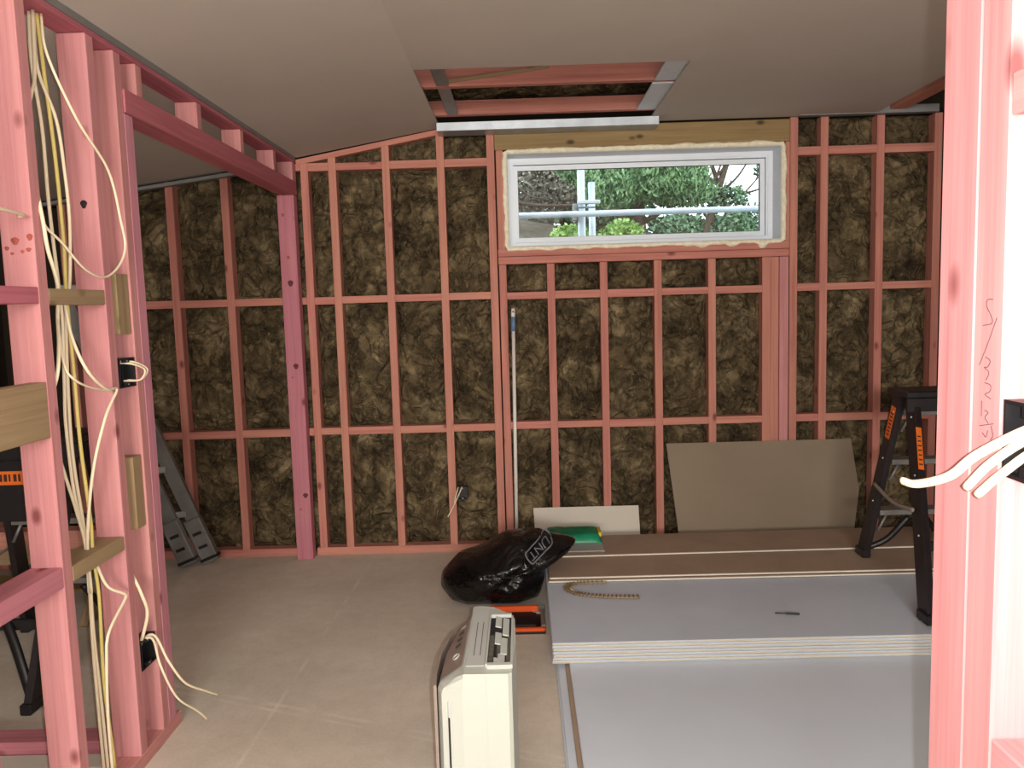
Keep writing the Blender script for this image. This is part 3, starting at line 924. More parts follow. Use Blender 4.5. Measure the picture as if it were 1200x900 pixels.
# ---- step ladders
def ladder(name, ctr, feet_near, feet_far, top_near, top_far, top_z, z_near, z_far, label, capx, sticker=True, capside=False):
    """feet/top given as (half-width list) in world coordinates: x pairs and y"""
    base = Vector((ctr[0], ctr[1], min(z_near, z_far)))
    r = empty(name, base)
    tag(r, label, 'ladder')
    def L(p):
        return Vector(p) - base
    (nx0, nx1, ny), (fx0, fx1, fy) = feet_near, feet_far
    (tx0, tx1, tny), (ux0, ux1, ufy) = top_near, top_far
    # top cap with a skirt
    cap = box('top_cap', capx[0] - base.x, capx[1] - base.x, tny - 0.075 - base.y, ufy + 0.06 - base.y, top_z - 0.035 - base.z, top_z - base.z, M['black'], r, 0.006)
    bm = bmesh.new()
    bm_box(bm, capx[0] - base.x, capx[1] - base.x, tny - 0.075 - base.y, tny - 0.055 - base.y, top_z - 0.10 - base.z, top_z - 0.036 - base.z)
    from_bm('cap_skirt', bm, M['black'], r)
    rails = []
    for (fx, fy_, z, tx, ty) in ((nx0, ny, z_near, tx0, tny), (nx1, ny, z_near, tx1, tny), (fx0, fy, z_far, ux0, ufy), (fx1, fy, z_far, ux1, ufy)):
        p0, p1 = L((fx, fy_, z + 0.012)), L((tx, ty, top_z - 0.036))
        rl = beam('rail', p0, p1, 0.032, 0.085, M['black_fibre'], r, (0, 1, 0))
        # rubber foot
        bm = bmesh.new()
        bm_box(bm, -0.024, 0.024, -0.05, 0.05, -0.0115, 0.035)
        bmesh.ops.bevel(bm, geom=bm.edges[:], offset=0.006, segments=1, affect='EDGES')
        from_bm('foot', bm, M['black'], r, p0)
        # rivets
        for s_ in (0.35, 0.62, 0.9):
            q = p0.lerp(p1, s_)
            bm = bmesh.new()
            bmesh.ops.create_uvsphere(bm, u_segments=6, v_segments=4, radius=0.006, matrix=Matrix.Translation(q + Vector((-0.017, -0.01, 0))))
            from_bm('rivet', bm, M['galv'], r)
        rails.append((p0, p1))
    # treads on the far pair
    for s_ in (0.28, 0.60, 0.9) if top_z - base.z > 0.8 else (0.3, 0.7):
        a = rails[2][0].lerp(rails[2][1], s_); b = rails[3][0].lerp(rails[3][1], s_)
        st = beam('tread', a + Vector((0.02, 0, 0)), b - Vector((0.02, 0, 0)), 0.09, 0.028, M['alu'], r, (0, 0, 1))
        tube('tread_brace', [a + Vector((0.015, -0.03, -0.10)), a + Vector((0.06, -0.03, -0.012))], 0.008, M['alu'], r, 6)
    # rear cross bars on the near pair
    for s_ in (0.30,):
        a = rails[0][0].lerp(rails[0][1], s_); b = rails[1][0].lerp(rails[1][1], s_)
        beam('cross_bar', a + Vector((0.015, 0, 0)), b - Vector((0.015, 0, 0)), 0.02, 0.045, M['black'], r)
    # spreaders
    for i in (0, 1):
        a = rails[i][0].lerp(rails[i][1], 0.46); b = rails[i + 2][0].lerp(rails[i + 2][1], 0.46)
        m_ = a.lerp(b, 0.5) + Vector((0, 0, -0.03))
        off = Vector((-0.03 if i == 0 else 0.03, 0, 0))
        tube('spreader', [a + off, m_ + off, b + off], 0.011, M['brown_panel'], r, 6, 8, 0.5)
    # curved corner braces
    for i, sgn in ((2, 1), (3, -1)):
        a = rails[i][0] + Vector((sgn * 0.02, 0, 0.03)); b = rails[i][0].lerp(rails[i][1], 0.24) + Vector((sgn * 0.20, 0, 0))
        tube('foot_brace', [a, a.lerp(b, 0.5) + Vector((sgn * 0.0, 0, -0.035)), b], 0.016, M['black'], r, 6, 8, 0.6)
    for i, sgn in ((0, 1), (1, -1)):
        if capside:
            a = rails[i][0] + Vector((sgn * 0.0, 0.0, 0.04)); b = rails[i][0].lerp(rails[i][1], 0.27) + Vector((sgn * -0.0, 0, 0))
            c_ = rails[1 - i][0].lerp(rails[1 - i][1], 0.5).lerp(rails[i][0].lerp(rails[i][1], 0.3), 0.55)
            tube('rear_brace', [a, a.lerp(c_, 0.45) + Vector((0, 0, 0.035)), c_], 0.024, M['black'], r, 6, 8, 0.6)
    # orange stickers with small print
    if sticker:
        for i, (s0, s1) in ((0, (0.63, 0.83)), (2, (0.74, 0.93))):
            p0, p1 = rails[i]
            a, b = p0.lerp(p1, s0), p0.lerp(p1, s1)
            for face in ('front',) if i == 0 else ('side',):
                off = Vector((0, -1, 0)) if face == 'front' else Vector((-1, 0, 0))
                ax = (p1 - p0).normalized()
                wd = 0.026 if face == 'front' else 0.05
                side = Vector((1, 0, 0)) if face == 'front' else Vector((0, 1, 0))
                side = (side - ax * side.dot(ax)).normalized()
                nn = side.cross(ax).normalized()
                if nn.dot(off) < 0:
                    nn = -nn
                off = nn * (0.0430 if face == 'front' else 0.0165)
                bm = bmesh.new()
                cs = [a + off - side * wd / 2, a + off + side * wd / 2, b + off + side * wd / 2, b + off - side * wd / 2]
                lo = [bm.verts.new(c_) for c_ in cs]; hi = [bm.verts.new(c_ + nn * 0.0012) for c_ in cs]
                bm.faces.new(hi); bm.faces.new(lo[::-1])
                for q in range(4):
                    bm.faces.new((lo[q], lo[(q + 1) % 4], hi[(q + 1) % 4], hi[q]))
                bmesh.ops.recalc_face_normals(bm, faces=bm.faces[:])
                stk = from_bm('sticker', bm, M['orange'], r)
                bm = bmesh.new()
                for q in range(7):
                    s_ = 0.12 + q * 0.11
                    c0 = a.lerp(b, s_) + off + nn * 0.0014
                    wv_ = wd * random.uniform(0.45, 0.75)
                    vq = [bm.verts.new(c0 + side * sx_ * wv_ / 2 + ax * sz_ * 0.0035) for sx_, sz_ in ((-1, -1), (1, -1), (1, 1), (-1, 1))]
                    bm.faces.new(vq)
                from_bm('small_print', bm, M['ink'], stk)
    return r
ladder('step_ladder', (2.08, 3.85), (1.755, 2.40, 3.42), (1.835, 2.37, 4.27), (1.955, 2.28, 4.00), (1.935, 2.26, 4.09), 1.115, zs + .001, zs + 0.0274 + .001,
       'black step ladder with orange stickers standing on the stacked plasterboard', (1.895, 2.32))
ladder('step_ladder', (-2.25, 3.3), (-2.62, -2.045, 3.10), (-2.58, -2.05, 3.95), (-2.40, -1.99, 3.46), (-2.40, -1.99, 3.58), 1.09, 0.0, 0.0,
       'black step ladder on the floor seen through the left studs', (-2.46, -1.93), True, True)
# the wide sticker on the cap of the second ladder
lad2 = [o for o in bpy.data.objects if o.get('label', '').startswith('black step ladder on the floor')][0]
b0 = lad2.location
panel = box('cap_panel', -2.44 - b0.x, -2.08 - b0.x, 3.372 - b0.y, 3.384 - b0.y, 0.72, 0.99, M['black'], lad2, 0.003)
st = box('sticker', -2.42 - b0.x, -2.10 - b0.x, 3.367 - b0.y, 3.371 - b0.y, 0.885, 0.945, M['orange'], lad2, 0)
bm = bmesh.new()
for q in range(14):
    x = -2.40 + q * 0.021 - b0.x
    bm_box(bm, x, x + random.uniform(.006, .014), 3.3655 - b0.y, 3.3668 - b0.y, 0.900, 0.932)
from_bm('small_print', bm, M['ink'], st, (-st.location.x, -st.location.y, -st.location.z))

# ---- grey folded ladder leaning in the far left corner
r = empty('folding_ladder', (-2.12, 4.9, 0)); tag(r, 'dull grey aluminium folding ladder leaning on the insulated wall', 'ladder')
def lad_pt(u, v_, z, o=(0, 0, 0)):
    # u 0..1 between rails (x), v layer in y
    return Vector((0.0 + u * 0.07 - 0.40 * z, 0.01 + v_, z))
for i, (u, v_) in enumerate(((-0.15, 0.0), (1.55, 0.06))):
    a, b = lad_pt(u, v_, 0.03), lad_pt(u, v_, 1.75)
    b.y += 0.03
    beam('rail', a, b, 0.088, 0.035, M['alu'], r, (0, 1, 0))
    # ribbed foot plate
    bm = bmesh.new()
    bm_box(bm, -0.055, 0.055, -0.03, 0.022, 0.0, 0.30)
    bmesh.ops.bevel(bm, geom=bm.edges[:], offset=0.006, segments=1, affect='EDGES')
    ft = from_bm('foot_plate', bm, M['alu'], r, lad_pt(u, v_, 0.022) + Vector((0, -0.012, 0)))
    ft.rotation_euler.y = -0.38
    bm = bmesh.new(); bm_box(bm, -0.058, 0.058, -0.034, 0.026, 0.016, 0.035)
    from_bm('rubber_pad', bm, M['black'], ft)
    for zz in (0.10, 0.19):
        bm = bmesh.new(); bm_box(bm, -0.03, 0.03, -0.034, -0.031, zz, zz + 0.02)
        ob = from_bm('rib', bm, M['black_fibre'], ft); 
for k_ in range(6):
    z = 0.33 + k_ * 0.29
    a, b = lad_pt(-0.2, 0.0, z), lad_pt(1.5, 0.075, z)
    a.y += 0.03 * z / 2; b.y += 0.03 * z / 2
    beam('rung', a, b, 0.03, 0.04, M['alu'], r, (0, 0, 1))

# ---- white extension pole against the back wall
r = empty('extension_pole', (-0.066, 4.99, 0)); tag(r, 'thin white extension pole with a blue collar leaning on the wall', 'pole')
def pl(z):
    return Vector((0.018 * z / 1.55, 0.075 * z / 1.55, z))
bm = bmesh.new(); bm_tube(bm, [pl(0.0), pl(1.44)], 0.0115, 12); from_bm('shaft', bm, M['pole_white'], r, None, True)
bm = bmesh.new(); bm_tube(bm, [pl(1.43), pl(1.52)], 0.0145, 12); from_bm('collar', bm, M['pole_blue'], r, None, True)
bm = bmesh.new(); bm_tube(bm, [pl(1.52), pl(1.545), pl(1.57), pl(1.575)], [0.0135, 0.0135, 0.011, 0.006], 12); tip = from_bm('tip', bm, M['pole_white'], r, None, True)
bm = bmesh.new()
bmesh.ops.create_cone(bm, cap_ends=True, segments=12, radius1=0.005, radius2=0.005, depth=0.028, matrix=Matrix.Translation(pl(1.553)) @ Matrix.Rotation(math.pi / 2, 4, 'X'))
from_bm('hole_shade', bm, M['opening_shade'], tip)  # dark plug painted as the shade inside the hanging hole

# ---- black rubbish bag
sil = [(-0.472, 0.100), (-0.462, 0.172), (-0.375, 0.262), (-0.27, 0.292), (-0.10, 0.378), (0.07, 0.384), (0.155, 0.354), (0.262, 0.330), (0.232, 0.282),
       (0.150, 0.225), (0.098, 0.19), (0.088, 0.12), (0.055, 0.035), (-0.06, 0.004), (-0.205, 0.003), (-0.34, 0.003), (-0.42, 0.03)]
dense = []
n_ = len(sil)
for i in range(n_):
    a, b, c_, d = (Vector((*sil[(i + k_) % n_], 0)) for k_ in (-1, 0, 1, 2))
    for q in range(6):
        s = q / 6
        lin_ = b.lerp(c_, s)
        cr = 0.5 * (2 * b + (c_ - a) * s + (2 * a - 5 * b + 4 * c_ - d) * s * s + (3 * b - a - 3 * c_ + d) * s ** 3)
        dense.append(lin_.lerp(cr, 0.5))
ctr = Vector((-0.13, 0.19, 0))
BY = 4.20
bm = bmesh.new()
NR = 16
rings = []
for side in (-1, 1):
    rr = []
    for k_ in range(1, NR + 1):
        ang = (k_ / NR) * math.pi / 2
        s = math.cos(ang); dep = math.sin(ang)
        row = []
        for p in dense:
            q = ctr.lerp(p, s)
            w3 = Vector((q.x, side * dep * 0.24, q.y))
            cr = (abs(noise.noise(w3 * 9.0)) * 0.05 + abs(noise.noise(w3 * 22.0 + Vector((4, 1, 2)))) * 0.018)
            y = side * dep * (0.25 - cr)
            # bag leans: upper part sits further back
            y += 0.05 * (q.y - 0.1)
            z = max(q.y, 0.002)
            row.append((q.x, y, z))
        rr.append(row)
    rings.append(rr)
mid = [bm.verts.new((p.x, 0.05 * (p.y - 0.1), max(p.y, 0.002))) for p in dense]
nd = len(dense)
for si, side in enumerate((-1, 1)):
    prev = mid
    for k_ in range(NR):
        if k_ == NR - 1:
            c0 = rings[si][k_][0]
            cv = bm.verts.new((ctr.x, side * 0.235, ctr.y))
            for i in range(nd):
                f_ = (prev[i], prev[(i + 1) % nd], cv)
                bm.faces.new(f_)
        else:
            cur = [bm.verts.new(p) for p in rings[si][k_]]
            for i in range(nd):
                j = (i + 1) % nd
                bm.faces.new((prev[i], prev[j], cur[j], cur[i]))
            prev = cur
bmesh.ops.recalc_face_normals(bm, faces=bm.faces[:])
bag_root = empty('rubbish_bag', (-0.13, BY, 0))
tag(bag_root, 'shiny black plastic rubbish bag with grey lettering slumped on the floor', 'bag')
bvh = BVHTree.FromBMesh(bm)
bagm = from_bm('bag_film', bm, M['bag'], bag_root, (0.13, 0, 0), True)
def drape(me_pts, ox, oz, ang, sc):
    out = []
    for (x, y) in me_pts:
        X = ox + (x * math.cos(ang) - y * math.sin(ang)) * sc
        Zz = oz + (x * math.sin(ang) + y * math.cos(ang)) * sc
        hit = bvh.ray_cast(Vector((X, -2, Zz)), Vector((0, 1, 0)))
        yy = hit[0].y - 0.003 if hit[0] is not None else 0.0
        out.append((X, yy, Zz))
    return out
cu = bpy.data.curves.new('print', 'FONT'); cu.body = 'UNT'; cu.size = 1.0; cu.align_x = 'CENTER'; cu.align_y = 'CENTER'
tmp = bpy.data.objects.new('tmp_print', cu); COL.objects.link(tmp)
dg = bpy.context.evaluated_depsgraph_get()
tme = bpy.data.meshes.new_from_object(tmp.evaluated_get(dg))
bmt = bmesh.new(); bmt.from_mesh(tme)
bpy.data.objects.remove(tmp); bpy.data.curves.remove(cu)
bmesh.ops.subdivide_edges(bmt, edges=bmt.edges[:], cuts=1)
TA, TX, TZ, TS = math.radians(36 + 180), 0.062, 0.326, 0.058
pp = drape([(v_.co.x, v_.co.y) for v_ in bmt.verts], TX, TZ, TA, TS)
for v_, p in zip(bmt.verts, pp):
    v_.co = p
from_bm('printed_letters', bmt, M['bag_print'], bag_root, (0.13, 0, 0))
bpy.data.meshes.remove(tme)
bm = bmesh.new()
def pill(hw, hh):
    P_ = []
    for q in range(12):
        P_.append((hw - 2 * hw * q / 12, hh))
    for q in range(8):
        P_.append((-hw - 0.35 * hh * math.sin(math.pi * q / 8), hh * math.cos(math.pi * q / 8)))
    for q in range(12):
        P_.append((-hw + 2 * hw * q / 12, -hh))
    for q in range(8):
        P_.append((hw + 0.35 * hh * math.sin(math.pi * q / 8), -hh * math.cos(math.pi * q / 8)))
    return P_
out, inn = pill(1.12, 0.60), pill(1.04, 0.49)
vo_ = [bm.verts.new(p) for p in drape(out, TX, TZ, TA, TS)]
vi_ = [bm.verts.new(p) for p in drape(inn, TX, TZ, TA, TS)]
for k_ in range(40):
    j = (k_ + 1) % 40
    bm.faces.new((vo_[k_], vo_[j], vi_[j], vi_[k_]))
from_bm('printed_border', bm, M['bag_print'], bag_root, (0.13, 0, 0))

# ---- dehumidifier
dh = empty('dehumidifier', (-0.155, 2.33, 0)); tag(dh, 'ivory portable dehumidifier with brown control panel and top vent', 'appliance')
ox, oy = -0.155, 2.33
# body: plan outline swept up, front (towards -x) sloped at the top
def plan(inset=0.0):
    return [(-0.262 + inset, 2.14), (-0.248 + inset, 2.105), (-0.19 + inset, 2.090), (-0.062, 2.088), (-0.052, 2.098), (-0.042, 2.30), (-0.046, 2.47), (-0.066, 2.515),
            (-0.118, 2.575), (-0.165 + inset, 2.585), (-0.188 + inset, 2.575), (-0.235 + inset, 2.49), (-0.258 + inset, 2.33)]
bm = bmesh.new()
levels = []
for z, fr_ in ((0.02, 0.0), (0.535, 0.0), (0.552, 0.1), (0.585, 0.75), (0.597, 1.0)):
    row = []
    for (x, y) in plan():
        w_ = max(0.0, min(1.0, (-0.185 - x) / 0.075))
        row.append(bm.verts.new((x + w_ * fr_ * 0.075 - ox, y - oy, z)))
    levels.append(row)
for a, b in zip(levels, levels[1:]):
    for i in range(len(a)):
        j = (i + 1) % len(a)
        bm.faces.new((a[i], a[j], b[j], b[i]))
bm.faces.new(levels[0][::-1]); bm.faces.new(levels[-1])
bmesh.ops.recalc_face_normals(bm, faces=bm.faces[:])
from_bm('body', bm, M['white_plastic'], dh)
box('base', -0.25 - ox, -0.055 - ox, 2.12 - oy, 2.55 - oy, 0.0, 0.021, M['grey_plastic'], dh, 0.004)
# dark curved front plate
bm = bmesh.new()
fp = [(-0.262, 2.125), (-0.268, 2.20), (-0.266, 2.33), (-0.244, 2.49), (-0.205, 2.572)]
for k_ in range(len(fp) - 1):
    (x0, y0), (x1, y1) = fp[k_], fp[k_ + 1]
    vs1 = []
    for (x, y) in ((x0, y0), (x1, y1)):
        for dx in (-0.010, -0.0015):
            for z in (0.03, 0.55):
                vs1.append(bm.verts.new((x + dx - ox, y - oy, z)))
    a0, a1, b0_, b1, c0, c1, d0, d1 = vs1
    for f_ in ((a0, a1, c1, c0), (b0_, d0, d1, b1), (a1, b1, d1, c1), (a0, c0, d0, b0_), (a0, b0_, b1, a1), (c0, c1, d1, d0)):
        bm.faces.new(f_)
bmesh.ops.recalc_face_normals(bm, faces=bm.faces[:])
from_bm('front_plate', bm, M['brown_panel'], dh)
# control panel lying on the sloped front shoulder
def shoulder(u, y, lift):
    # u 0 at lower front edge .. 1 at top edge
    yy = [(2.10, -0.247), (2.14, -0.262), (2.33, -0.258), (2.49, -0.235), (2.575, -0.195)]
    for (ya, xa_), (yb, xb_) in zip(yy, yy[1:]):
        if y <= yb:
            xf = xa_ + (xb_ - xa_) * (y - ya) / (yb - ya); break
    w_ = max(0.0, min(1.0, (-0.185 - xf) / 0.075))
    prof = [(0.0, 0.537), (0.1, 0.552), (0.75, 0.585), (1.0, 0.597)]
    t_ = u * 3
    i = min(2, int(t_)); s = t_ - i
    fr_ = prof[i][0] * (1 - s) + prof[i + 1][0] * s
    z = prof[i][1] * (1 - s) + prof[i + 1][1] * s
    return Vector((xf + w_ * fr_ * 0.075 - lift * 0.6 - ox, y - oy, z + lift * 0.8))
bm = bmesh.new()
ny_, nu = 14, 6
gr = []
for j in range(ny_ + 1):
    y = 2.150 + (2.545 - 2.150) * j / ny_
    gr.append([bm.verts.new(shoulder(0.30 + 0.60 * i / nu, y, 0.0022)) for i in range(nu + 1)])
for j in range(ny_):
    for i in range(nu):
        bm.faces.new((gr[j][i], gr[j + 1][i], gr[j + 1][i + 1], gr[j][i + 1]))
bmesh.ops.recalc_face_normals(bm, faces=bm.faces[:])
cp = from_bm('control_panel', bm, M['brown_panel'], dh)
# round power button ring
bm = bmesh.new()
cen = shoulder(0.6, 2.235, 0.0045)
ra = (shoulder(0.9, 2.235, 0.0045) - shoulder(0.3, 2.235, 0.0045)).normalized()
rb_ = Vector((0, 1, 0))
bm_tube(bm, [cen + (ra * math.cos(a) + rb_ * 1.3 * math.sin(a)) * 0.011 for a in (2 * math.pi * k_ / 20 for k_ in range(21))], 0.0018, 6)
from_bm('button_ring', bm, M['white_plastic'], cp)
for k_ in range(4):
    c_ = shoulder(0.6, 2.31 + k_ * 0.045, 0.0045)
    bm = bmesh.new()
    vq = [bm.verts.new(c_ + ra * a * 0.010 + rb_ * b * 0.011) for a, b in ((-1, -1), (1, -1), (1, 1), (-1, 1))]
    bm.faces.new(vq)
    from_bm('button', bm, M['grey_plastic'] if k_ == 3 else M['filter_grey'], cp)
# grey lid strip with grooves
lid = box('lid_strip', -0.182 - ox, -0.128 - ox, 2.135 - oy, 2.545 - oy, 0.5972, 0.600, M['grey_plastic'], dh, 0.001)
for k_ in range(2):
    x = -0.163 + 0.018 * k_
    box('groove', x - ox - lid.location.x, x + 0.0022 - ox - lid.location.x, -0.14, 0.10, 0.0029, 0.0034, M['filter_grey'], lid, 0)
# top air outlet: flat dark plate painted as the well's shade, rim, louvres
box('vent_shade', -0.122 - ox, -0.056 - ox, 2.135 - oy, 2.485 - oy, 0.5965, 0.5978, M['opening_shade'], dh, 0)
bm = bmesh.new()
for x0, x1, y0, y1 in ((-0.126, -0.121, 2.128, 2.49), (-0.056, -0.050, 2.12, 2.47), (-0.121, -0.056, 2.118, 2.135), (-0.121, -0.056, 2.478, 2.492)):
    bm_box(bm, x0 - ox, x1 - ox, y0 - oy, y1 - oy, 0.597, 0.6085)
from_bm('vent_rim', bm, M['white_plastic'], dh)
for x, y0, y1, mk in ((-0.0955, 2.395, 2.475, 'white_plastic'), (-0.094, 2.27, 2.35, 'white_plastic'), (-0.094, 2.14, 2.175, 'white_plastic'),
                      (-0.072, 2.33, 2.46, 'white_plastic'), (-0.076, 2.20, 2.31, 'white_plastic'), (-0.082, 2.145, 2.20, 'grey_plastic')):
    lv = box('louvre', x - 0.011 - ox, x + 0.009 - ox, y0 - oy, y1 - oy, 0.599, 0.6035, M[mk], dh, 0.001)
    lv.rotation_euler.y = 0.22
for x, y0, y1 in ((-0.113, 2.15, 2.34), (-0.090, 2.178, 2.268), (-0.062, 2.15, 2.33)):
    box('filter', x - 0.007 - ox, x + 0.007 - ox, y0 - oy, y1 - oy, 0.598, 0.5995, M['filter_grey'], dh, 0)
# side face details: seam, hand slot
box('side_seam', -0.1245 - ox, -0.122 - ox, 2.0865 - oy, 2.0895 - oy, 0.03, 0.59, M['grey_plastic'], dh, 0)
slot = box('hand_slot', -0.232 - ox, -0.2185 - ox, 2.0958 - oy, 2.104 - oy, 0.12, 0.515, M['grey_plastic'], dh, 0.003)
slot.rotation_euler.z = -0.25
sl = box('slot_shade', -0.0048, 0.0005, -0.0052, -0.0035, 0.012, 0.35, M['opening_shade'], slot, 0)  # thin dark plate painted as the shade inside the hand slot

# ---- orange tool tray on the floor
tr_ = empty('tool_tray', (-0.05, 3.86, 0)); tag(tr_, 'small orange plastic tool tray with black insides on the floor', 'tool tray')
box('tray_base', -0.15, 0.13, -0.12, 0.15, 0, 0.012, M['black'], tr_, 0.002)
box('side_wall', -0.15, 0.13, -0.125, -0.095, 0.0125, 0.03, M['orange_plastic'], tr_, 0.006)
sw = box('side_wall', -0.15, 0.10, 0.125, 0.155, 0.0125, 0.045, M['orange_plastic'], tr_, 0.006)
ew = box('end_wall', 0.108, 0.13, -0.09, 0.12, 0.0125, 0.034, M['brown_panel'], tr_, 0.004)
box('end_wall', -0.15, -0.13, -0.09, 0.12, 0.0125, 0.04, M['orange_plastic'], tr_, 0.004)
box('insert', -0.12, 0.09, -0.07, 0.10, 0.0125, 0.026, M['black_fibre'], tr_, 0.008)
o = box('clear_sleeve', 0.095, 0.165, 3.93, 4.03, 0.0, 0.02, M['film'], None, 0.004)
o.location = (0.075, 4.02, 0); o.location.x = 0.05
tag(o, 'crumpled clear plastic sleeve on the floor beside the orange tray', 'packaging')

# ---- green packet on the boards
gp = empty('green_packet', (0.275, 4.62, ZT + 0.001)); tag(gp, 'green packet in clear film with a yellow clip on the boards', 'packet')
bm = bmesh.new()
nu_, nv_ = 18, 12
gtop, gbot = [], []
for j in range(nv_ + 1):
    for i in range(nu_ + 1):
        u, v_ = i / nu_ * 2 - 1, j / nv_ * 2 - 1
        e = max(0.0, (1 - abs(u) ** 12) * (1 - abs(v_) ** 6)) ** 0.5
        wob = noise.noise(Vector((u * 3, v_ * 3, 1))) * 0.008
        gtop.append(bm.verts.new((u * 0.165, 0.05 + v_ * 0.12, 0.012 + e * (0.044 + wob))))
        gbot.append(bm.verts.new((u * 0.165, 0.05 + v_ * 0.12, 0.010 - e * 0.010)))
W_ = nu_ + 1
for j in range(nv_):
    for i in range(nu_):
        k_ = j * W_ + i
        bm.faces.new((gtop[k_], gtop[k_ + 1], gtop[k_ + W_ + 1], gtop[k_ + W_]))
        bm.faces.new((gbot[k_], gbot[k_ + W_], gbot[k_ + W_ + 1], gbot[k_ + 1]))
for L_ in ([j * W_ for j in range(nv_ + 1)], [j * W_ + nu_ for j in range(nv_ + 1)], list(range(W_)), [nv_ * W_ + i for i in range(W_)]):
    for a, b in zip(L_, L_[1:]):
        bm.faces.new((gtop[a], gtop[b], gbot[b], gbot[a]))
bmesh.ops.recalc_face_normals(bm, faces=bm.faces[:])
from_bm('wrapper', bm, M['green'], gp, None, True)
box('film_flap', -0.16, 0.165, -0.215, -0.06, 0.001, 0.009, M['film'], gp, 0.003)
box('clip', 0.148, 0.166, -0.02, 0.10, 0.03, 0.058, M['yellow_clip'], gp, 0.003)

# ---- strip of collated screws on the grey sheet
cs_ = empty('screw_strip', (0.35, 3.85, zs)); tag(cs_, 'curved strip of collated screws lying on the grey plasterboard', 'screws')
path = smooth_path([(0.405, 4.0, 0.008), (0.29, 4.0, 0.008), (0.225, 3.985, 0.008), (0.192, 3.945, 0.008), (0.205, 3.88, 0.008), (0.25, 3.835, 0.008), (0.34, 3.80, 0.008), (0.44, 3.782, 0.008), (0.545, 3.775, 0.008)], 10)
path = [p - Vector((0.35, 3.85, 0)) for p in path]
bm = bmesh.new(); bm_tube(bm, path, 0.007, 6, 0.4); from_bm('collating_band', bm, M['band'], cs_, None, True)
bm = bmesh.new()
bmesh.ops.create_cone(bm, cap_ends=True, segments=6, radius1=0.0032, radius2=0.0026, depth=0.034, matrix=Matrix.Translation((0, 0, 0)))
bmesh.ops.create_cone(bm, cap_ends=True, segments=8, radius1=0.0035, radius2=0.0062, depth=0.006, matrix=Matrix.Translation((0, 0, 0.019)))
sme = bpy.data.meshes.new('screw'); bm.to_mesh(sme); bm.free(); sme.materials.append(M['screw'])
acc = 0
for i in range(1, len(path)):
    acc += (path[i] - path[i - 1]).length
    if acc > 0.0135:
        acc = 0
        d = (path[i] - path[i - 1]).normalized()
        side = Vector((-d.y, d.x, 0))
        s_ = bpy.data.objects.new('screw', sme); link(s_, cs_)
        s_.location = path[i] + Vector((0, 0, 0.004))
        s_.rotation_euler = side.to_track_quat('Z', 'Y').to_euler()
# dark driver bit lying on the same sheet
o = tube('driver_bit', [(1.13, 3.553, zs + .005), (1.18, 3.545, zs + .005), (1.235, 3.536, zs + .005)], [0.0028] * 8 + [0.005] * 9, M['black_fibre'], None, 6, 8)
tag(o, 'dark driver bit lying alone on the grey plasterboard', 'drill bit')

# ---- left room odds and ends
def loose(name, x0, x1, y0, y1, z0, z1, mat, label, cat):
    return tag(timber(name, x0, x1, y0, y1, z0, z1, M[mat], None), label, cat)
loose('timber_length', -2.5, -1.52, 2.765, 2.862, 0, 0.05, 'pink_post', 'loose pink timber length lying on the floor behind the left studs', 'timber')
o = box('plasterboard_strip', -2.4, -1.50, 2.66, 2.745, 0, 0.013, M['gib_white'], None, 0.001); tag(o, 'pale plasterboard strip lying beside the loose pink timber', 'plasterboard')
sh = empty('saw_horse', (-2.72, 4.2, 0)); tag(sh, 'timber saw horse carrying planks behind the black ladder in the left room', 'saw horse')
timber('top_rail', -0.55, 0.52, -0.048, 0.048, 0.28, 0.376, M['brown_wood'], sh)
for sx_ in (-0.5, 0.42):
    for sy in (-1, 1):
        beam('leg', (sx_, sy * 0.24, 0.002), (sx_, sy * 0.03, 0.279), 0.045, 0.045, M['brown_wood'], sh, (1, 0, 0))
    beam('brace', (sx_ + 0.03, -0.14, 0.11), (sx_ + 0.03, 0.14, 0.11), 0.02, 0.07, M['brown_wood'], sh)
timber('shelf', -0.52, 0.46, -0.13, 0.13, 0.148, 0.166, M['yellow_wood'], sh)
loose('plank', -3.2, -2.17, 4.10, 4.20, 0.378, 0.475, 'pink', 'pink plank resting on the saw horse in the left room', 'plank')

# ================================================================== OUTSIDE
gr_ = struct(empty('ground', (0, 8, 0)))
bm = bmesh.new()
G = 50
vv = []
for j in range(G + 1):
    for i in range(G + 1):
        x = -6 + 16 * i / G; y = 5.4 + 16 * j / G
        bank = 1.0 / (1 + math.exp(-(y - 8.6) * 2.2)) * (2.35 + 0.55 / (1 + math.exp((x - 0.6) * 3.0)))
        z = bank + 0.12 * noise.noise(Vector((x * 1.3, y * 1.3, 0))) - 0.1
        vv.append(bm.verts.new((x, y - 8, z)))
for j in range(G):
    for i in range(G):
        k_ = j * (G + 1) + i
        bm.faces.new((vv[k_], vv[k_ + 1], vv[k_ + G + 2], vv[k_ + G + 1]))
from_bm('bank', bm, M['soil'], gr_, None, True)

# scaffold
def scaf(name, pts, r, label, group=None):
    o = tube(name, pts, r, M['scaf'], None, 14, 1)
    return tag(o, label, 'scaffold', group)
SY = 6.3
scaf('scaffold_standard', [(0.494, SY, 0.0), (0.494, SY, 3.6)], 0.030, 'tall galvanised scaffold upright outside the window')
scaf('scaffold_standard', [(0.580, SY + 0.06, 0.0), (0.580, SY + 0.06, 2.53)], 0.026, 'shorter scaffold upright ending below the window head')
scaf('scaffold_ledger', [(-1.6, SY - 0.055, 2.276), (3.4, SY - 0.055, 2.276)], 0.0235, 'horizontal galvanised scaffold tube crossing the window view')
cpl = empty('scaffold_coupler', (0.494, SY - 0.05, 2.23)); tag(cpl, 'scaffold coupler clamping the tube to the uprights', 'scaffold')
box('clamp_body', -0.07, -0.036, 0.022, 0.07, 0, 0.13, M['galv_dull'], cpl, 0.006)
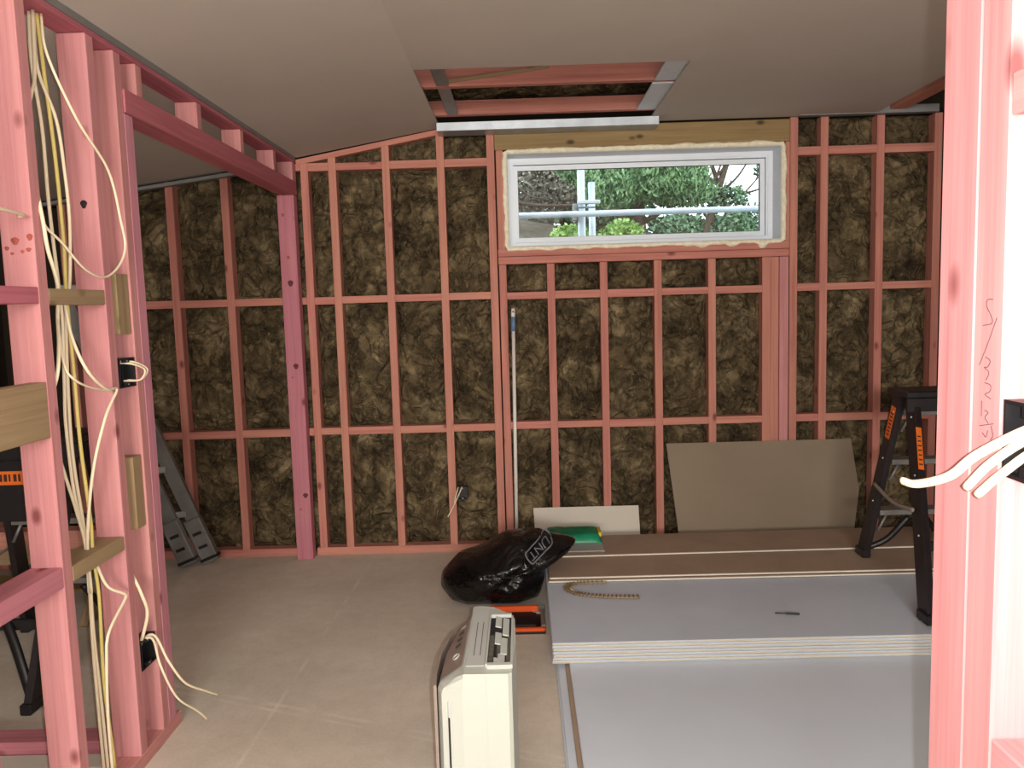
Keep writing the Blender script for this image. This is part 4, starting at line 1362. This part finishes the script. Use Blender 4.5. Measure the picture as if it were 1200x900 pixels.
box('clamp_arm', -0.036, 0.14, -0.012, 0.014, 0.12, 0.15, M['galv'], cpl, 0.006)
tube('bolt', [(-0.05, -0.004, 0.095), (0.1, -0.004, 0.095)], 0.008, M['galv_dull'], cpl, 6)

def foliage(name, label, ctr_list, mat, n, size, cat, trunk=None, group=None, needle=False):
    base = Vector((ctr_list[0][0], ctr_list[0][1], 0.0))
    root = empty(name, (base.x, base.y, base.z))
    tag(root, label, cat, group)
    vts, fcs = [], []
    rnd = random.Random(hash(label) % 1000 if False else len(label) * 13 + n)
    tot = sum(c_[3] * c_[4] * c_[5] for c_ in ctr_list) ** 1.0
    for (cx, cy, cz, rx, ry, rz_) in ctr_list:
        m_ = max(30, int(n * rx * ry * rz_ / tot))
        for _ in range(m_):
            while True:
                u = Vector((rnd.uniform(-1, 1), rnd.uniform(-1, 1), rnd.uniform(-1, 1)))
                if u.length <= 1:
                    break
            if u.length < 0.6 and rnd.random() < 0.5:
                u = u.normalized() * rnd.uniform(0.7, 1)
            p = Vector((cx + u.x * rx, cy + u.y * ry, cz + u.z * rz_)) - base
            if needle:
                a = Vector((rnd.uniform(-.5, .5), rnd.uniform(-.5, .5), rnd.uniform(0.1, 1))).normalized()
            else:
                a = Vector((rnd.uniform(-1, 1), rnd.uniform(-1, 1), rnd.uniform(-1, 1))).normalized()
            b = a.orthogonal().normalized()
            b.rotate(Matrix.Rotation(rnd.uniform(0, 6.28), 3, a))
            L_ = size * rnd.uniform(0.6, 1.4)
            wd = L_ * (0.16 if needle else 0.42)
            k_ = len(vts)
            c_ = a.cross(b) * wd * 0.25
            vts += [p, p + a * L_ * 0.5 + b * wd, p + a * L_, p + a * L_ * 0.5 - b * wd + c_]
            fcs.append((k_, k_ + 1, k_ + 2, k_ + 3))
    me = bpy.data.meshes.new('foliage')
    me.from_pydata([tuple(v_) for v_ in vts], [], fcs)
    me.materials.append(M[mat])
    f_ = bpy.data.objects.new('foliage', me)
    link(f_, root)
    if trunk:
        for pts, r0, r1 in trunk:
            pp_ = smooth_path([Vector(p) - base for p in pts], 5)
            bm = bmesh.new()
            bm_tube(bm, pp_, [r0 + (r1 - r0) * i / (len(pp_) - 1) for i in range(len(pp_))], 7)
            from_bm('branch' if r0 < 0.07 else 'trunk', bm, M['bark'], root, None, True)
    return root
foliage('pine_tree', 'bushy green pine filling the middle of the window view',
        [(1.7, 10.4, 3.15, 0.75, 0.6, 0.36), (1.15, 10.2, 3.0, 0.4, 0.4, 0.3), (2.1, 10.5, 2.95, 0.45, 0.4, 0.22), (1.6, 10.6, 3.75, 0.8, 0.6, 0.4), (1.0, 10.8, 3.5, 0.6, 0.5, 0.4)],
        'pine', 26000, 0.085, 'tree', [([(1.65, 10.7, 1.9), (1.6, 10.7, 3.0), (1.7, 10.7, 4.4)], 0.09, 0.05), ([(1.6, 10.7, 2.6), (1.9, 10.5, 2.75), (2.3, 10.4, 2.95)], 0.035, 0.015),
                                      ([(1.6, 10.7, 2.6), (1.3, 10.5, 2.7), (0.95, 10.3, 2.85)], 0.035, 0.015)], None, True)
tb = []
rt = random.Random(5)
for k_ in range(16):
    x0 = 2.98 + rt.uniform(-.06, .3); z0 = rt.uniform(2.75, 3.4)
    dx, dz = rt.uniform(-.6, .9), rt.uniform(0.1, .8)
    tb.append(([(x0, 12.7, z0), (x0 + dx * .5, 12.65, z0 + dz * .35), (x0 + dx, 12.6, z0 + dz)], 0.026, 0.008))
foliage('bare_tree', 'sparse twisted tree with bare branches against the white sky',
        [(3.25, 12.7, 3.15, 0.35, 0.3, 0.22), (3.6, 12.8, 2.85, 0.4, 0.3, 0.2), (4.0, 12.7, 3.6, 0.3, 0.3, 0.3), (2.75, 12.7, 3.75, 0.25, 0.3, 0.15)], 'darkleaf', 2600, 0.06, 'tree',
        [([(2.95, 12.7, 2.1), (2.99, 12.7, 2.8), (3.2, 12.7, 3.5), (3.5, 12.7, 4.4)], 0.08, 0.035), ([(3.4, 12.8, 2.1), (3.3, 12.8, 2.9), (2.95, 12.7, 3.9)], 0.06, 0.03)] + tb)
foliage('scrub_bush', 'dry grey-brown scrub on the bank at the left of the window view',
        [(0.05, 12.4, 3.35, 0.8, 0.4, 0.42), (0.8, 12.4, 3.4, 0.5, 0.4, 0.40), (-0.9, 12.4, 3.35, 0.7, 0.4, 0.5), (0.3, 12.6, 4.0, 1.0, 0.4, 0.5)], 'scrub', 15000, 0.06, 'bush',
        [([(-0.3, 11.95, 3.2), (0.2, 11.95, 3.05), (0.85, 11.95, 3.02)], 0.035, 0.02), ([(-0.2, 11.95, 3.5), (0.15, 11.95, 3.2), (0.5, 11.95, 3.1)], 0.016, 0.01)])
for k_, (x, y, z, s_) in enumerate(((0.55, 8.6, 2.24, 0.17), (1.12, 8.75, 2.28, 0.18), (1.72, 8.8, 2.30, 0.2), (2.38, 8.95, 2.32, 0.2), (3.04, 9.15, 2.42, 0.2), (-0.2, 8.8, 2.15, 0.22), (3.78, 9.1, 2.5, 0.27))):
    foliage('garden_shrub', ['bright lime shrub just behind the scaffold uprights', 'light green shrub next along from the lime shrub under the pine', 'green shrub below the middle of the pine', 'green shrub between the pine and the twisted tree', 'leafy shrub at the foot of the twisted tree', 'dark low shrub on the bare bank under the dry scrub', 'green shrub beyond the twisted tree by the window edge'][k_],
            [(x, y, z, s_ * 1.3, s_, s_)], 'shrub' if k_ in (0, 1, 4, 6) else 'darkleaf', 2200, 0.05, 'shrub', [([(x, y, z - 0.9), (x, y, z)], 0.02, 0.012)], 'shrubs outside the window')
foliage('hedge_tree', 'dark leafy tree closing the view behind the pine', [(0.9, 14.2, 3.3, 1.5, 0.5, 0.5), (2.4, 14.2, 2.75, 1.6, 0.4, 0.34), (-1.8, 14.2, 3.8, 1.4, 0.5, 1.0)], 'darkleaf', 8000, 0.13, 'tree',
        [([(0.9, 14.4, 2.0), (0.9, 14.4, 4.2)], 0.1, 0.06)])
